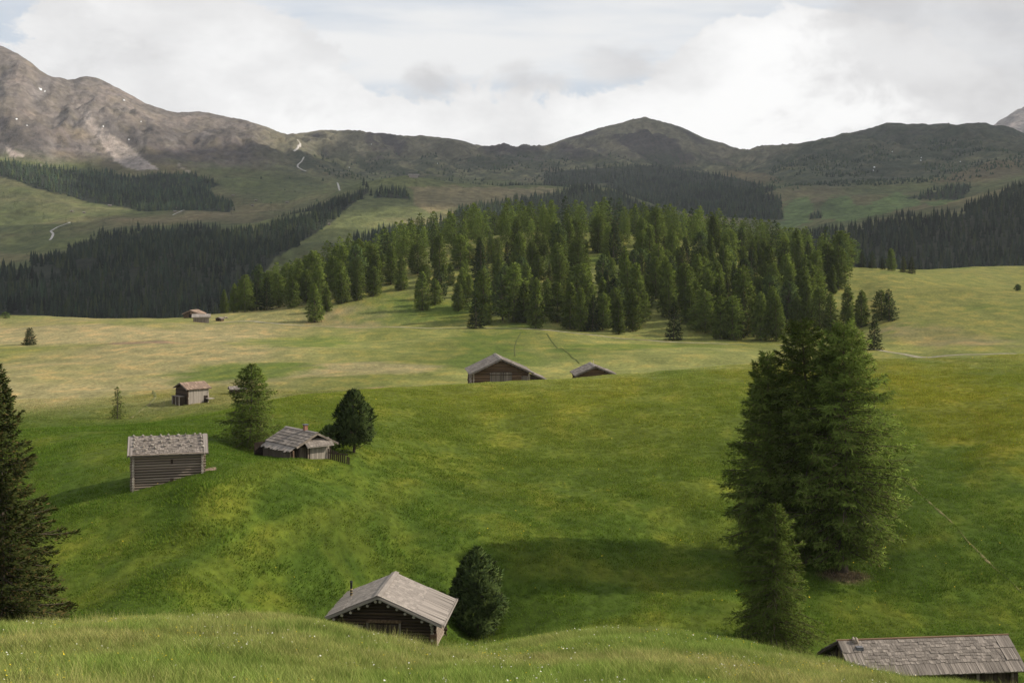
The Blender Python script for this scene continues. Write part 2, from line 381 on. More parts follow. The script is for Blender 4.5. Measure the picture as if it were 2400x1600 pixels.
def meadow_colour(x, y):
    d = y; u = CX + F * x / y
    n1 = fbm(x, y, 40.0, 4, 0.55, 21); n2 = fbm(x, y, 11.0, 4, 0.6, 22); n3 = fbm(x, y * 0.45, 55.0, 4, 0.55, 23)
    c = np.broadcast_to(C_GREEN, x.shape + (3,)).copy()
    c = mixc(c, C_DEEP, sstep(-0.3, 0.7, n1 + 0.3 * n2) * 0.5)
    # the hillside turns yellower towards its crest
    up = sstep(105, 180, d) * (1 - sstep(198, 225, d))
    c = mixc(c, C_YEL, np.clip(up * (0.70 + 0.35 * n3), 0, 1) * sstep(300, 800, u))
    c = mixc(c, C_YEL, 0.32 * sstep(0.0, 0.8, n2 - 0.6 * n1) * (d < 130) * sstep(70, 90, d))
    # dry plateau beyond the crest
    far = sstep(170, 215, d - 0 * u)
    dry = np.clip(0.50 + 0.85 * n3, 0, 1)
    fc = mixc(np.broadcast_to(np.array((0.120, 0.132, 0.032)), c.shape), C_PALE * 1.1, dry)
    fc = mixc(fc, C_DEEP * 1.5, sstep(0.25, 0.7, fbm(x, y * 0.5, 38.0, 4, 0.55, 25)) * 0.6)
    leftness = 1 - sstep(500, 900, u)
    fc = mixc(fc, C_TAN, np.clip(leftness * (0.55 + 0.9 * fbm(x, y * 0.4, 60.0, 5, 0.6, 26)), 0, 1) * 0.85 * (1 - sstep(430, 470, d) * 0.3))
    for (pu, pd, ru, rd, cc, s) in ((250, 375, 330, 26, C_TAN * 1.08, 1), (330, 345, 90, 7, C_BARE, .8), (100, 400, 200, 16, C_TAN, 1), (800, 262, 190, 16, C_TAN, .9), (860, 204, 130, 10, C_BARE * 1.1, .9),
                                 (830, 460, 120, 30, C_TAN * 0.85, .9), (60, 225, 200, 14, C_TAN * 1.1, .8), (1180, 250, 150, 18, C_PALE * 1.2, .6), (1550, 270, 200, 20, C_PALE, .7), (2150, 335, 90, 40, C_TAN * 0.75, .9),
                                 (560, 262, 150, 22, C_GREEN * 1.3, .8), (680, 360, 120, 30, C_GREEN * 1.5, .6), (960, 470, 150, 22, C_GREEN * 1.3, .7), (1480, 340, 190, 22, C_GREEN * 1.4, .6), (430, 215, 150, 10, C_FLOW * .8, .4)):
        fc = mixc(fc, cc, area(x, y, pu, pd, ru, rd) * s)
    # right-hand pasture
    rp = sstep(1900, 2000, u) * sstep(300, 340, d)
    fc = mixc(fc, np.array((0.130, 0.130, 0.034)), rp * np.clip(0.5 + n3, 0, 1) * 0.8)
    c = mixc(c, fc, far)
    # buttercups
    fl = sstep(0.0, 0.6, fbm(x, y * 0.6, 26.0, 4, 0.6, 31) + 0.25) * sstep(150, 190, d) * (1 - sstep(215, 240, d)) * sstep(800, 1200, u)
    c = mixc(c, C_FLOW, fl * 0.4)
    c = mixc(c, C_FLOW, area(x, y, 2270, 150, 160, 40) * 0.45)
    # the near brow: long pale grass
    fg = 1 - sstep(50, 76, d)
    c = mixc(c, mixc(np.broadcast_to(np.array((0.092, 0.128, 0.025)), c.shape), np.array((0.140, 0.146, 0.044)), np.clip(0.35 + 0.9 * n2, 0, 1)), fg)
    c = mixc(c, C_BARE * 0.8, area(x, y, 1935, 105.2, 52, 1.3) * 0.8)
    # paler ribs on the bank
    for pts, w_ in ((RIBS[0][0], 2.0), (RIBS[1][0], 1.7)):
        P = np.array([(gx(a, b), b) for a, b in pts])
        dist = seg_dist(x, y, P)
        c = mixc(c, C_YEL * 0.95, (1 - sstep(0.2 * w_, w_, dist + 0.5 * n2)) * 0.32)
    return np.clip(c, 0.004, 0.5)
# ---- ground material
def ground_material(name, fine, instanced=False, con=1.0):
    m, t, out = material(name)
    a = t.new('ShaderNodeAttribute', attribute_name='tint', attribute_type='INSTANCER' if instanced else 'GEOMETRY')
    geo = t.new('ShaderNodeNewGeometry'); pos = geo.outputs['Position']
    if not instanced:
        n1 = t.noise(t.scale(pos, (1.0, 0.55, 1.0)), fine, 6.0, 0.68)
        n2 = t.noise(t.scale(pos, (1.0, 0.45, 1.0)), fine * 0.13, 5.0, 0.6)
        k = t.math('MULTIPLY', t.mapr(n1, 0.28, 0.72, 1 - 0.45 * con, 1 + 0.45 * con, False), t.mapr(n2, 0.3, 0.7, 1 - 0.28 * con, 1 + 0.28 * con, False))
        col = t.vmath('SCALE', a.outputs[0]); t.put(col.node.inputs['Scale'], k)
        warm = t.mix(t.mapr(n2, 0.45, 0.7), (1, 1, 1), (1.25, 1.02, 0.95) if con < 1.2 else (1.06, 1.0, 0.97))
        col = t.mix(1.0, col, warm, 'MULTIPLY')
        b = t.new('ShaderNodeBump'); b.inputs['Strength'].default_value = min(1.0, 0.75 * con); b.inputs['Distance'].default_value = 0.35 / fine
        t.l.new(n1, b.inputs['Height'])
        principled(t, out, col, 0.95, b.outputs[0], 0.05)
    else:
        g = t.new('ShaderNodeAttribute', attribute_name='blade')
        n2 = t.noise(pos, 0.5, 3.0, 0.6)
        k = t.math('MULTIPLY', t.mapr(n2, 0.3, 0.7, 0.75, 1.25, False), 1.0)
        col = t.mix(1.0, a.outputs[0], g.outputs[0], 'MULTIPLY')
        c2 = t.vmath('SCALE', col); t.put(c2.node.inputs['Scale'], k)
        d = t.new('ShaderNodeBsdfDiffuse'); tr = t.new('ShaderNodeBsdfTranslucent'); mx = t.new('ShaderNodeMixShader')
        t.l.new(c2, d.inputs[0]); t.l.new(c2, tr.inputs[0]); mx.inputs[0].default_value = 0.35
        t.l.new(d.outputs[0], mx.inputs[1]); t.l.new(tr.outputs[0], mx.inputs[2]); t.l.new(mx.outputs[0], out.inputs[0])
    return m
M_MEADOW = ground_material('meadow_turf', 1.6)
def grid_faces(nu, nd):
    i, j = np.meshgrid(np.arange(nu - 1), np.arange(nd - 1), indexing='ij')
    a = (i * nd + j).ravel()
    return np.stack([a, a + nd, a + nd + 1, a + 1], 1)
me = fast_mesh('meadow', np.stack([NX, NY, NZ], -1).reshape(-1, 3), grid_faces(len(NU), len(ND)), 4, M_MEADOW, True, meadow_colour(NX, NY).reshape(-1, 3))
tag(link_mesh('meadow', me), 'rolling green alpine meadow falling away from the camera and rising to a wooded knoll', 'meadow', None, 'structure')

# ---- far slopes: colours
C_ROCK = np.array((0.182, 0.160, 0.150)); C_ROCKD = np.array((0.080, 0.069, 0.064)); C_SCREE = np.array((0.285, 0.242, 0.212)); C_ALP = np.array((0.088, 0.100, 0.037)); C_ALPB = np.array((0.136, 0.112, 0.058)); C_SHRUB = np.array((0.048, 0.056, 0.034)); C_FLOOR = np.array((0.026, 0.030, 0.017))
PU, PV = uv_of(FX, FY, FZ)
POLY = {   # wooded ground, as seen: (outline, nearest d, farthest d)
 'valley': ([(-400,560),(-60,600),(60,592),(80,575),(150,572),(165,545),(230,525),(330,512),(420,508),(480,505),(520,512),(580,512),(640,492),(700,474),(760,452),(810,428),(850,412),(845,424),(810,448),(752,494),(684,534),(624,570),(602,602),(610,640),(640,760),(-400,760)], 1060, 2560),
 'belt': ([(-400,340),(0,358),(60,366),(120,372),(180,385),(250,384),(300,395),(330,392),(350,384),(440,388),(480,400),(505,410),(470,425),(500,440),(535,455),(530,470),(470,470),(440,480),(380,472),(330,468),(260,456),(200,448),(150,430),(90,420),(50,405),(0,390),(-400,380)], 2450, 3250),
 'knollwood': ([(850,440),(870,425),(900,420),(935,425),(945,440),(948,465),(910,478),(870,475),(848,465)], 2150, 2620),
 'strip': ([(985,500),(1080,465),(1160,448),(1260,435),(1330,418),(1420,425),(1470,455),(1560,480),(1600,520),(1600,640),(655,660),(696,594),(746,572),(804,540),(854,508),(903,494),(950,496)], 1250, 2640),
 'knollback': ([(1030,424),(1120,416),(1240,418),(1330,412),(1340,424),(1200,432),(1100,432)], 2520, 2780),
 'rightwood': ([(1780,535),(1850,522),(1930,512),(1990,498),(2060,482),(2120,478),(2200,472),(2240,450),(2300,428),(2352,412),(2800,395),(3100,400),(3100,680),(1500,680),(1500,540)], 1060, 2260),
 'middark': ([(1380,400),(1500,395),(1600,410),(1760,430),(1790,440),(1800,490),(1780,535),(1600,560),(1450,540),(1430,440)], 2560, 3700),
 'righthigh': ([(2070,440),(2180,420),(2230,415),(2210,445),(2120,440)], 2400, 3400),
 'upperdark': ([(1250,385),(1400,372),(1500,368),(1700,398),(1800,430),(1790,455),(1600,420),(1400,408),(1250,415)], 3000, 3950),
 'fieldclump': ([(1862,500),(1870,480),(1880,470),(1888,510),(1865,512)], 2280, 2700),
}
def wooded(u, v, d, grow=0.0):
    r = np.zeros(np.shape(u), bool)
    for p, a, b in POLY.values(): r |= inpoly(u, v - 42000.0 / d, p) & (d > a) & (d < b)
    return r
def far_colour():
    x, y, z, u, v, d = FX, FY, FZ, PU, PV, DF
    n1 = fbm(x, y, 300.0, 5, 0.55, 41); n2 = fbm(x, y, 60.0, 4, 0.6, 42); n3 = ridged(x + 0.2 * y, y * 0.3, 90.0, 4, 0.6, 43)
    c = mixc(np.broadcast_to(C_ALP, x.shape + (3,)), C_ALPB, np.clip(0.25 + 0.8 * n1, 0, 1))
    left = 1 - sstep(560, 720, u)
    zr = sstep(205, 255, z + 18 * n2) * left
    rock = mixc(np.broadcast_to(C_ROCK, c.shape), C_ROCKD, np.clip(0.40 + 0.5 * n3 + 0.3 * n1, 0, 1))
    rock = mixc(rock, C_ALPB * 0.9, np.clip(0.2 + 0.9 * n2, 0, 1) * 0.45)
    rock = mixc(rock, C_SCREE * 0.9, sstep(0.15, 0.9, n3 - 0.3 * n2) * 0.35 * sstep(250, 420, z))
    c = mixc(c, rock, zr)
    # the central and right-hand ridges: brown grass above dark scrub
    other = 1 - left
    hi = sstep(235, 300, z + 25 * n1)
    br = mixc(np.broadcast_to(np.array((0.180, 0.162, 0.112)), c.shape), C_ROCKD * 0.85, np.clip(0.40 + 0.9 * n3, 0, 1))
    c = mixc(c, br, hi * other)
    n4 = ridged(x + 0.18 * y, y * 0.22, 210.0, 4, 0.55, 46)  # spur and gully mask: pale grass, dark scrub, colour standing in for relief shading
    c = mixc(c, np.array((0.190, 0.175, 0.105)), sstep(0.35, 1.1, n4 + 0.3 * n2) * 0.55 * other * sstep(185, 230, z))
    c = mixc(c, C_SHRUB * 0.9, sstep(0.25, 1.0, -n4 + 0.35 * n2 + 0.1) * 0.75 * other * sstep(185, 230, z))
    sc = sstep(0.0, 0.35, n2 + 0.5 * n1 + 0.25) * sstep(190, 225, z) * (1 - sstep(270, 345, z - 30 * n1)) * other
    c = mixc(c, C_SHRUB, sc * 0.85)
    dk = sstep(1750, 1850, u) * sstep(3000, 3200, d)
    c = mixc(c, C_SHRUB * 1.05, dk * np.clip(0.85 + 0.5 * n2, 0, 1) * 0.92)
    # scree fans under the left mountain
    for poly in ([(175,250),(190,240),(240,300),(300,340),(360,388),(330,392),(275,380),(250,345),(200,285)], [(10,342),(20,338),(60,360),(20,358)], [(70,375),(85,372),(98,388),(88,390)]):
        c[inpoly(u + 14 * n2, v + 7 * n2, poly)] = C_SCREE
    c = mixc(c, C_SCREE, inpoly(u + 12 * n2, v + 6 * n2, [(415,385),(440,392),(430,398),(400,360)]) * 0.6)
    # open pasture patches
    for poly, cc in (([(618,600),(640,565),(700,530),(770,490),(830,440),(870,412),(1000,405),(1300,425),(1260,436),(1080,466),(985,500),(900,490),(800,530),(700,580),(640,625)], C_ALP * 1.05),
                     ([(945,430),(1100,428),(1290,434),(1250,445),(1100,470),(990,490),(950,470)], C_ALPB * 1.25),
                     ([(1772,520),(1800,505),(1800,475),(1830,452),(1862,455),(1868,480),(1860,505),(1820,530)], np.array((0.105,0.150,0.048))),
                     ([(1880,500),(1888,470),(1900,452),(1950,448),(1960,470),(1990,475),(2060,440),(2110,460),(2120,470),(2060,482),(1960,508)], np.array((0.098,0.140,0.045))),
                     ([(2120,468),(2180,458),(2210,448),(2205,462),(2150,474)], np.array((0.095,0.134,0.042))),
                     ([(1540,470),(1570,462),(1590,466),(1580,480),(1548,484)], C_ALPB),
                     ([(1660,390),(1760,400),(1800,415),(1700,425),(1640,415)], C_ALPB * 0.9), ([(2130,415),(2200,395),(2260,375),(2352,360),(2352,395),(2250,415),(2160,420)], C_ALPB * 0.75),
                     ([(60,590),(130,588),(140,610),(80,612)], C_ALPB * 1.1), ([(170,575),(215,568),(225,595),(180,598)], C_ALP), ([(-300,690),(40,685),(120,700),(100,740),(-300,745)], C_ALP)):
        c = mixc(c, cc, (inpoly(u + 7 * n2, v + 5 * n2, poly) * 0.9))
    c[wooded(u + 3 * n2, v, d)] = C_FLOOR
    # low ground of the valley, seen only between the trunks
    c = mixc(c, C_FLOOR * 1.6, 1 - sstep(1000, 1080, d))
    return np.clip(c, 0.004, 0.6)
FC = far_colour()
M_FAR = ground_material('mountain_slopes', 0.06, False, 1.25)
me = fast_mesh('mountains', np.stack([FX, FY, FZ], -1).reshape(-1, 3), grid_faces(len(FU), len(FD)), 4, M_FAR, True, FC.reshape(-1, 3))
tag(link_mesh('mountains', me), 'broad chain of grey and brown mountains with wooded lower slopes under the clouds', 'mountains', None, 'structure')

# ------------------------------------------------------------------ depth of the ground seen at a picture point
def depth_at(u, v, d0, d1):
    ds = np.linspace(d0, d1, 600); xs = gx(u, ds); vs = HY - F * H(xs, ds) / ds
    k = np.where(vs <= v)[0]
    return float(ds[k[0]]) if len(k) else float(ds[np.argmin(np.abs(vs - v))])

# ------------------------------------------------------------------ foliage and bark
def leaf_material(name, transl=0.3):
    m, t, out = material(name)
    a = t.new('ShaderNodeAttribute', attribute_name='tint')
    oi = t.new('ShaderNodeObjectInfo')
    k = t.mapr(oi.outputs['Random'], 0.0, 1.0, 0.62, 1.30, False)
    c = t.vmath('SCALE', a.outputs[0]); t.put(c.node.inputs['Scale'], k)
    d = t.new('ShaderNodeBsdfDiffuse'); tr = t.new('ShaderNodeBsdfTranslucent'); mx = t.new('ShaderNodeMixShader')
    t.l.new(c, d.inputs[0]); t.l.new(c, tr.inputs[0]); mx.inputs[0].default_value = transl
    t.l.new(d.outputs[0], mx.inputs[1]); t.l.new(tr.outputs[0], mx.inputs[2]); t.l.new(mx.outputs[0], out.inputs[0])
    return m
M_LEAF = leaf_material('needles', 0.18)
def bark_material():
    m, t, out = material('bark')
    tcn = t.new('ShaderNodeTexCoord')
    n = t.noise(t.scale(tcn.outputs['Object'], (6, 6, 1.2)), 1.5, 5.0, 0.65)
    c = t.mix(t.mapr(n, 0.3, 0.7), (0.045, 0.034, 0.026), (0.135, 0.105, 0.082))
    b = t.new('ShaderNodeBump'); b.inputs['Strength'].default_value = 0.6; b.inputs['Distance'].default_value = 0.05; t.l.new(n, b.inputs['Height'])
    principled(t, out, c, 0.95, b.outputs[0], 0.05)
    return m
M_BARK = bark_material()

def kites(P, D, W, L, rng, tint):
    """one small spray of needles per row: P base, D direction, W half width, L length"""
    n = len(P)
    D = D / np.linalg.norm(D, axis=1, keepdims=True)
    r = rng.normal(size=(n, 3)); S = np.cross(D, r); S /= np.linalg.norm(S, axis=1, keepdims=True) + 1e-9
    m = P + D * (L * 0.45)[:, None]
    V = np.stack([P, m + S * W[:, None], P + D * L[:, None], m - S * W[:, None]], 1).reshape(-1, 3)
    Fq = np.arange(4 * n).reshape(-1, 4)
    C = np.repeat(tint, 4, axis=0)
    return V, Fq, C
def tube(path, rad, sides=6):
    V, Fc = [], []
    path = np.asarray(path, float); n = len(path)
    for i in range(n):
        t = path[min(i + 1, n - 1)] - path[max(i - 1, 0)]; t = t / (np.linalg.norm(t) + 1e-9)
        a = np.cross(t, (0.3, 0.9, 0.1)); a /= np.linalg.norm(a) + 1e-9; b = np.cross(t, a)
        for k in range(sides):
            w = 2 * math.pi * k / sides
            V.append(path[i] + rad[i] * (math.cos(w) * a + math.sin(w) * b))
    for i in range(n - 1):
        for k in range(sides):
            k2 = (k + 1) % sides
            Fc.append((i * sides + k, i * sides + k2, (i + 1) * sides + k2, (i + 1) * sides + k))
    return np.array(V), np.array(Fc)
def join(parts):
    V, Fq, C, o = [], [], [], 0
    for p in parts:
        V.append(p[0]); Fq.append(p[1] + o); o += len(p[0])
        if len(p) > 2: C.append(p[2])
    return np.concatenate(V), np.concatenate(Fq), (np.concatenate(C) if C else None)

PAL = {'larch': ((0.078, 0.120, 0.022), (0.130, 0.166, 0.034), (0.092, 0.086, 0.034)), 'spruce': ((0.026, 0.042, 0.016), (0.040, 0.056, 0.020), (0.066, 0.048, 0.022)),
       'pine': ((0.042, 0.066, 0.022), (0.098, 0.130, 0.038), (0.034, 0.044, 0.020)), 'woodlarch': ((0.062, 0.092, 0.017), (0.122, 0.154, 0.028), (0.072, 0.068, 0.028)), 'redspruce': ((0.036, 0.052, 0.014), (0.066, 0.076, 0.022), (0.105, 0.078, 0.030))}
def conifer(kind, Ht, Rd, nbr, nsp, seed, t0=0.07, shape=0.75, size=0.4, pal=None, tops=1, limbs=True, dead=0.12, sparse=1.0, fat=0.13, lobe=0.10, bough=0.14):
    rng = np.random.default_rng(seed)
    pal = [np.array(p) for p in PAL[pal or kind]]
    parts, wood = [], []
    lean = rng.normal(size=2) * 0.012 * Ht
    def axis(t): return np.stack([lean[0] * t ** 2 + 0.006 * Ht * np.sin(t * 5 + seed), lean[1] * t ** 2 + 0.006 * Ht * np.cos(t * 4 + seed), t * Ht], -1)
    ts = np.linspace(0, 1, 12)
    wood.append(tube(axis(ts) + np.array((0, 0, -0.35)) * (1 - ts)[:, None], (0.016 * Ht * (1 - ts) ** 0.9 + 0.02) * (1 + 0.5 * np.exp(-ts * 30)), 8))
    lob = rng.uniform(0, 6.28, 4)
    for b in range(nbr):
        f = (b + rng.uniform(0, 1)) / nbr
        t = t0 + (1 - t0) * (1 - (1 - f) ** 0.80) * 0.985
        az = b * 2.399 + rng.normal() * 0.35
        tt = (t - t0) / (1 - t0)
        pr = (1 - tt ** shape[0]) ** shape[1] if isinstance(shape, tuple) else (1 - tt) ** shape
        lobes = 1 + lobe * math.sin(az * 2 + lob[0] + t * 9) + 0.9 * lobe * math.sin(az * 3 + lob[1] - t * 15) + 0.5 * lobe * math.sin(az * 5 + t * 31)
        if kind == 'larch': pr *= min(1.0, 0.62 + (t - t0) * 2.6)
        L = Rd * pr * lobes * (rng.uniform(0.66, 1.10) if rng.random() > 0.12 else rng.uniform(0.95, 1.22)) + 0.05 * Rd
        base = axis(np.array(t)); er = np.array((math.cos(az), math.sin(az), 0.0)); el = np.array((-er[1], er[0], 0.0))
        if kind == 'larch': up, dr, tip = rng.uniform(0.05, 0.30) + 0.45 * t ** 3, rng.uniform(0.35, 0.65) * (1 - 0.65 * t), 0.16
        else: up, dr, tip = rng.uniform(-0.06, 0.10) + 0.65 * t ** 3, rng.uniform(0.42, 0.62) * (1 - 0.75 * t), 0.30
        def cur(s): return base + L * s[:, None] * er + (L * (up * s - dr * s ** 2 + tip * s ** 3.2))[:, None] * np.array((0, 0, 1.0))
        if limbs and L > 0.5 * Rd * 0.4:
            ss = np.linspace(0, 0.92, 5); wood.append(tube(cur(ss), (0.005 * Ht * (1 - t) + 0.012) * (1 - ss * 0.85), 4))
        n = max(4, int(nsp * (L / Rd) ** 1.15 * rng.uniform(0.8, 1.2) * sparse * (1 + 1.6 * max(0.0, t - 0.62) / 0.38)))
        s = rng.uniform(0.0, 1.0, n) ** 0.62
        P = cur(s)
        fan = (0.34 * L * (1.02 - s) * np.minimum(1, s * 3) + 0.05 * L)
        lat = rng.normal(size=n) * fan * 0.75
        P = P + lat[:, None] * el
        if kind == 'larch':
            hang = rng.gamma(1.6, 0.16, n) * (0.35 + 1.1 * (1 - t)) * size * 2.4
            P[:, 2] -= hang * rng.uniform(0, 1, n) + np.abs(lat) * 0.18
            D = er * rng.uniform(0.2, 1.0, n)[:, None] + el * (np.sign(lat) * rng.uniform(0.1, 0.9, n))[:, None] + rng.normal(size=(n, 3)) * 0.35
            D[:, 2] -= rng.uniform(0.0, 1.3, n) * (1 - 0.6 * t) - 0.25
            ln = size * rng.uniform(0.6, 1.4, n); wd = ln * rng.uniform(0.5, 1.0, n) * fat
        else:
            P[:, 2] -= np.abs(lat) * 0.26 + rng.uniform(0, 0.10, n) * size
            D = er * rng.uniform(0.5, 1.1, n)[:, None] + el * (np.sign(lat) * rng.uniform(0.3, 1.0, n))[:, None] + rng.normal(size=(n, 3)) * 0.25
            D[:, 2] += np.where(s > 0.85, 0.35, -0.25) + rng.normal(size=n) * 0.2
            ln = size * rng.uniform(0.6, 1.3, n); wd = ln * rng.uniform(0.8, 1.35, n) * fat
        f2 = rng.uniform(0, 1, n)[:, None]
        tint = pal[0] + (pal[1] - pal[0]) * np.clip(f2 * 0.75 + 0.45 * (s[:, None] - 0.5), 0, 1)
        isd = (rng.uniform(0, 1, n) < dead * (1.6 - t))[:, None]
        tint = np.where(isd, pal[2], tint) * rng.uniform(0.72, 1.28, n)[:, None] * rng.uniform(1 - bough, 1 + bough)
        parts.append(kites(P, D, wd, ln, rng, tint))
    # leading shoot(s)
    n = 30; P = np.repeat(axis(np.array((0.97,))), n, 0) + rng.normal(size=(n, 3)) * 0.012 * Ht; D = rng.normal(size=(n, 3)) * 0.5 + np.array((0, 0, 1.0))
    parts.append(kites(P, D, np.full(n, size * 0.15), np.full(n, size * 0.9), rng, np.repeat(pal[1][None], n, 0)))
    return join(parts), join(wood)
def pine(Ht, Rd, ntuft, seed, size=0.3, t0=0.06, peak=0.34, pal='pine', blades=11):
    """stone pine: an egg of upturned needle brushes carried on rising limbs"""
    rng = np.random.default_rng(seed); pal = [np.array(p) for p in PAL[pal]]
    parts, wood = [], []
    ts = np.linspace(0, 1, 8)
    wood.append(tube(np.stack([0.02 * Ht * np.sin(ts * 4), 0.02 * Ht * np.cos(ts * 3), ts * Ht * 0.92 - 0.2], -1), 0.020 * Ht * (1 - ts) + 0.03, 8))
    lob = rng.uniform(0, 6.28, (6, 3)); lf = rng.uniform(2, 5, (6, 2))
    t = t0 + (1 - t0) * rng.beta(1.25, 1.35, ntuft); az = rng.uniform(0, 2 * np.pi, ntuft)
    pr = np.where(t < peak, (np.clip((t - t0) / (peak - t0), 0, 1)) ** 0.45 * 0.45 + 0.55, np.clip(1 - ((t - peak) / (1 - peak)) ** 1.7, 0, 1) ** 0.72)
    wob = 1 + sum(0.10 * np.sin(az * round(a) + t * b * 3 + c[0]) for (a, b), c in zip(lf, lob))
    q = np.where(rng.random(ntuft) < 0.72, rng.uniform(0.84, 1.04, ntuft), rng.uniform(0.35, 0.85, ntuft))
    rr = Rd * pr * wob * q
    P = np.stack([rr * np.cos(az), rr * np.sin(az), t * Ht], -1)
    out = np.stack([np.cos(az), np.sin(az), 0.55 + 1.4 * t ** 2], -1)
    for k in range(0, ntuft, max(1, ntuft // 60)):
        s = np.linspace(0, 1, 4)[:, None]; b0 = np.array((0, 0, max(0.05 * Ht, P[k, 2] - 0.55 * rr[k])))
        wood.append(tube(b0 + (P[k] - b0) * s + np.array((0, 0, -0.1)) * (s * (1 - s)) * Rd, np.linspace(0.05, 0.012, 4) * Ht / 6, 4))
    PP = np.repeat(P, blades, 0) + rng.normal(size=(ntuft * blades, 3)) * size * 0.16
    DD_ = np.repeat(out, blades, 0) * 0.75 + rng.normal(size=(ntuft * blades, 3)) * 0.72
    ln = size * rng.uniform(0.6, 1.25, len(PP)); wd = ln * rng.uniform(0.09, 0.16, len(PP))
    tone = rng.uniform(0, 1, ntuft); tint = pal[0] + (pal[1] - pal[0]) * tone[:, None]
    tint = np.where((rng.random(ntuft) < 0.1)[:, None], pal[2], tint)
    tint = np.repeat(tint, blades, 0) * rng.uniform(0.75, 1.25, len(PP))[:, None]
    parts.append(kites(PP, DD_, wd, ln, rng, tint))
    return join(parts), join(wood)
def crown_mesh(name, V, Fq, C, N=None):
    """sprays wound to face outwards, with the soft normals of a full crown"""
    c = V[Fq].mean(1); ax = np.zeros_like(c); hh = V[:, 2].max()
    if N is None:
        N = np.stack([c[:, 0], c[:, 1], np.zeros(len(c))], -1); r = np.linalg.norm(N, axis=1, keepdims=True); N = N / (r + 0.15)
        N[:, 2] += 0.42 + 0.5 * (c[:, 2] / hh) ** 3
    g = np.cross(V[Fq[:, 2]] - V[Fq[:, 0]], V[Fq[:, 3]] - V[Fq[:, 1]]); g /= np.linalg.norm(g, axis=1, keepdims=True) + 1e-9
    fl = (g * N).sum(1) < 0; Fq = Fq.copy(); Fq[fl] = Fq[fl][:, ::-1]; g[fl] *= -1
    n = N / np.linalg.norm(N, axis=1, keepdims=True) + 0.45 * g; n /= np.linalg.norm(n, axis=1, keepdims=True)
    me = fast_mesh(name, V, Fq, 4, M_LEAF, True, C)
    vn = np.zeros_like(V); vn[Fq.ravel()] = np.repeat(n, 4, 0)
    me.normals_split_custom_set_from_vertices(vn.astype(np.float32))
    return me, n
def tree_meshes(name, built):
    (V, Fq, C), (WV, WF, _) = built
    return crown_mesh(name + '_crown', V, Fq, C)[0], fast_mesh(name + '_trunk', WV, WF, 4, M_BARK, True)
def plant(name, meshes, loc, rz, scale, label, cat, group=None):
    o = empty(name, loc, rz); o.scale = scale if hasattr(scale, '__len__') else (scale,) * 3
    link_mesh('crown', meshes[0], o); link_mesh('trunk', meshes[1], o)
    return tag(o, label, cat, group)

# ---- the trees that stand alone
def solo(name, built, u, d, label, cat='tree', rz=0.0, sink=0.0, group=None):
    p = spot(u, d); p.z -= sink
    return plant(name, tree_meshes(name, built), p, rz, 1.0, label, cat, group)
solo('larch_tree', conifer('larch', 20.8, 4.9, 420, 235, 101, t0=0.075, shape=(2.1, 0.78), size=0.38, fat=0.11, lobe=0.09, bough=0.30), 1936, 106, 'tallest and broadest larch of the cluster on the hillside, on its sunny right flank', rz=0.4)
solo('larch_tree', conifer('larch', 20.6, 4.2, 340, 220, 102, t0=0.06, shape=(2.3, 0.75), size=0.38, fat=0.11, lobe=0.09, bough=0.30), 1856, 108, 'tall round-topped larch in the middle of the hillside cluster', rz=2.0)
solo('larch_tree', conifer('larch', 17.8, 3.9, 320, 210, 103, t0=0.06, shape=(1.8, 0.8), size=0.38, fat=0.11, lobe=0.09, bough=0.30), 1770, 110, 'dark shaded larch on the outer side of the hillside cluster, facing the valley', rz=4.0)
solo('larch_tree', conifer('larch', 10.2, 2.9, 260, 180, 104, t0=0.02, shape=(1.6, 0.9), size=0.30, fat=0.10, lobe=0.15, bough=0.3), 1778, 88, 'bushy young larch growing in front of the big larch cluster')
solo('larch_tree', conifer('larch', 8.2, 2.95, 200, 140, 105, t0=0.05, shape=(1.5, 0.85), size=0.32, fat=0.11, lobe=0.15, bough=0.3), 577, 123, 'pointed bright green larch beside the old hut with the chimney')
solo('stone_pine', pine(5.75, 1.72, 900, 106, size=0.42, t0=0.14, peak=0.36), 812, 121, 'dark stone pine on two short trunks behind the hut with the chimney')
solo('stone_pine', pine(2.5, 0.95, 260, 107, size=0.32), 757, 121, 'small dark pine tucked between the chimney hut and the taller pine')
solo('stone_pine', pine(6.25, 1.9, 1400, 108, size=0.42, t0=0.03, peak=0.34), 1096, 97, 'egg-shaped stone pine standing beside the barn with the stovepipe')
solo('spruce_tree', conifer('spruce', 14.8, 4.3, 320, 360, 109, t0=0.03, shape=0.85, size=0.27, pal='redspruce', dead=0.14), -14, 72, 'big dark spruce with brownish branch tips at the picture edge', rz=1.0)
solo('spruce_tree', conifer('spruce', 8.0, 1.9, 200, 150, 110, t0=0.02, shape=0.7, size=0.24, pal='redspruce', dead=0.12), 8, 62, 'narrow lighter spruce in front of the big spruce at the picture edge', rz=2.2)
solo('larch_tree', conifer('larch', 4.6, 1.15, 60, 34, 111, t0=0.05, shape=0.62, size=0.30, sparse=0.8), 270, depth_at(270, 962, 160, 260), 'thin young larch alone on the edge of the dry meadow')
ds_ = depth_at(68, 792, 230, 460)
solo('spruce_tree', conifer('spruce', 37.0 * ds_ / F, 17.5 * ds_ / F, 80, 40, 112, t0=0.02, shape=0.62, size=0.45), 68, ds_, 'small lone spruce on the tan far pasture')
ds_ = depth_at(2340, 668, 380, 600)
solo('pine_shrub', pine(14.0 * ds_ / F, 6.0 * ds_ / F, 160, 113, size=0.4), 2338, ds_, 'tiny round dark shrub alone on the upper pasture', 'shrub')
solo('pine_shrub', pine(2.3, 1.7, 160, 114, size=0.35), 12, 470, 'low reddish bush on the rim of the plateau', 'shrub')

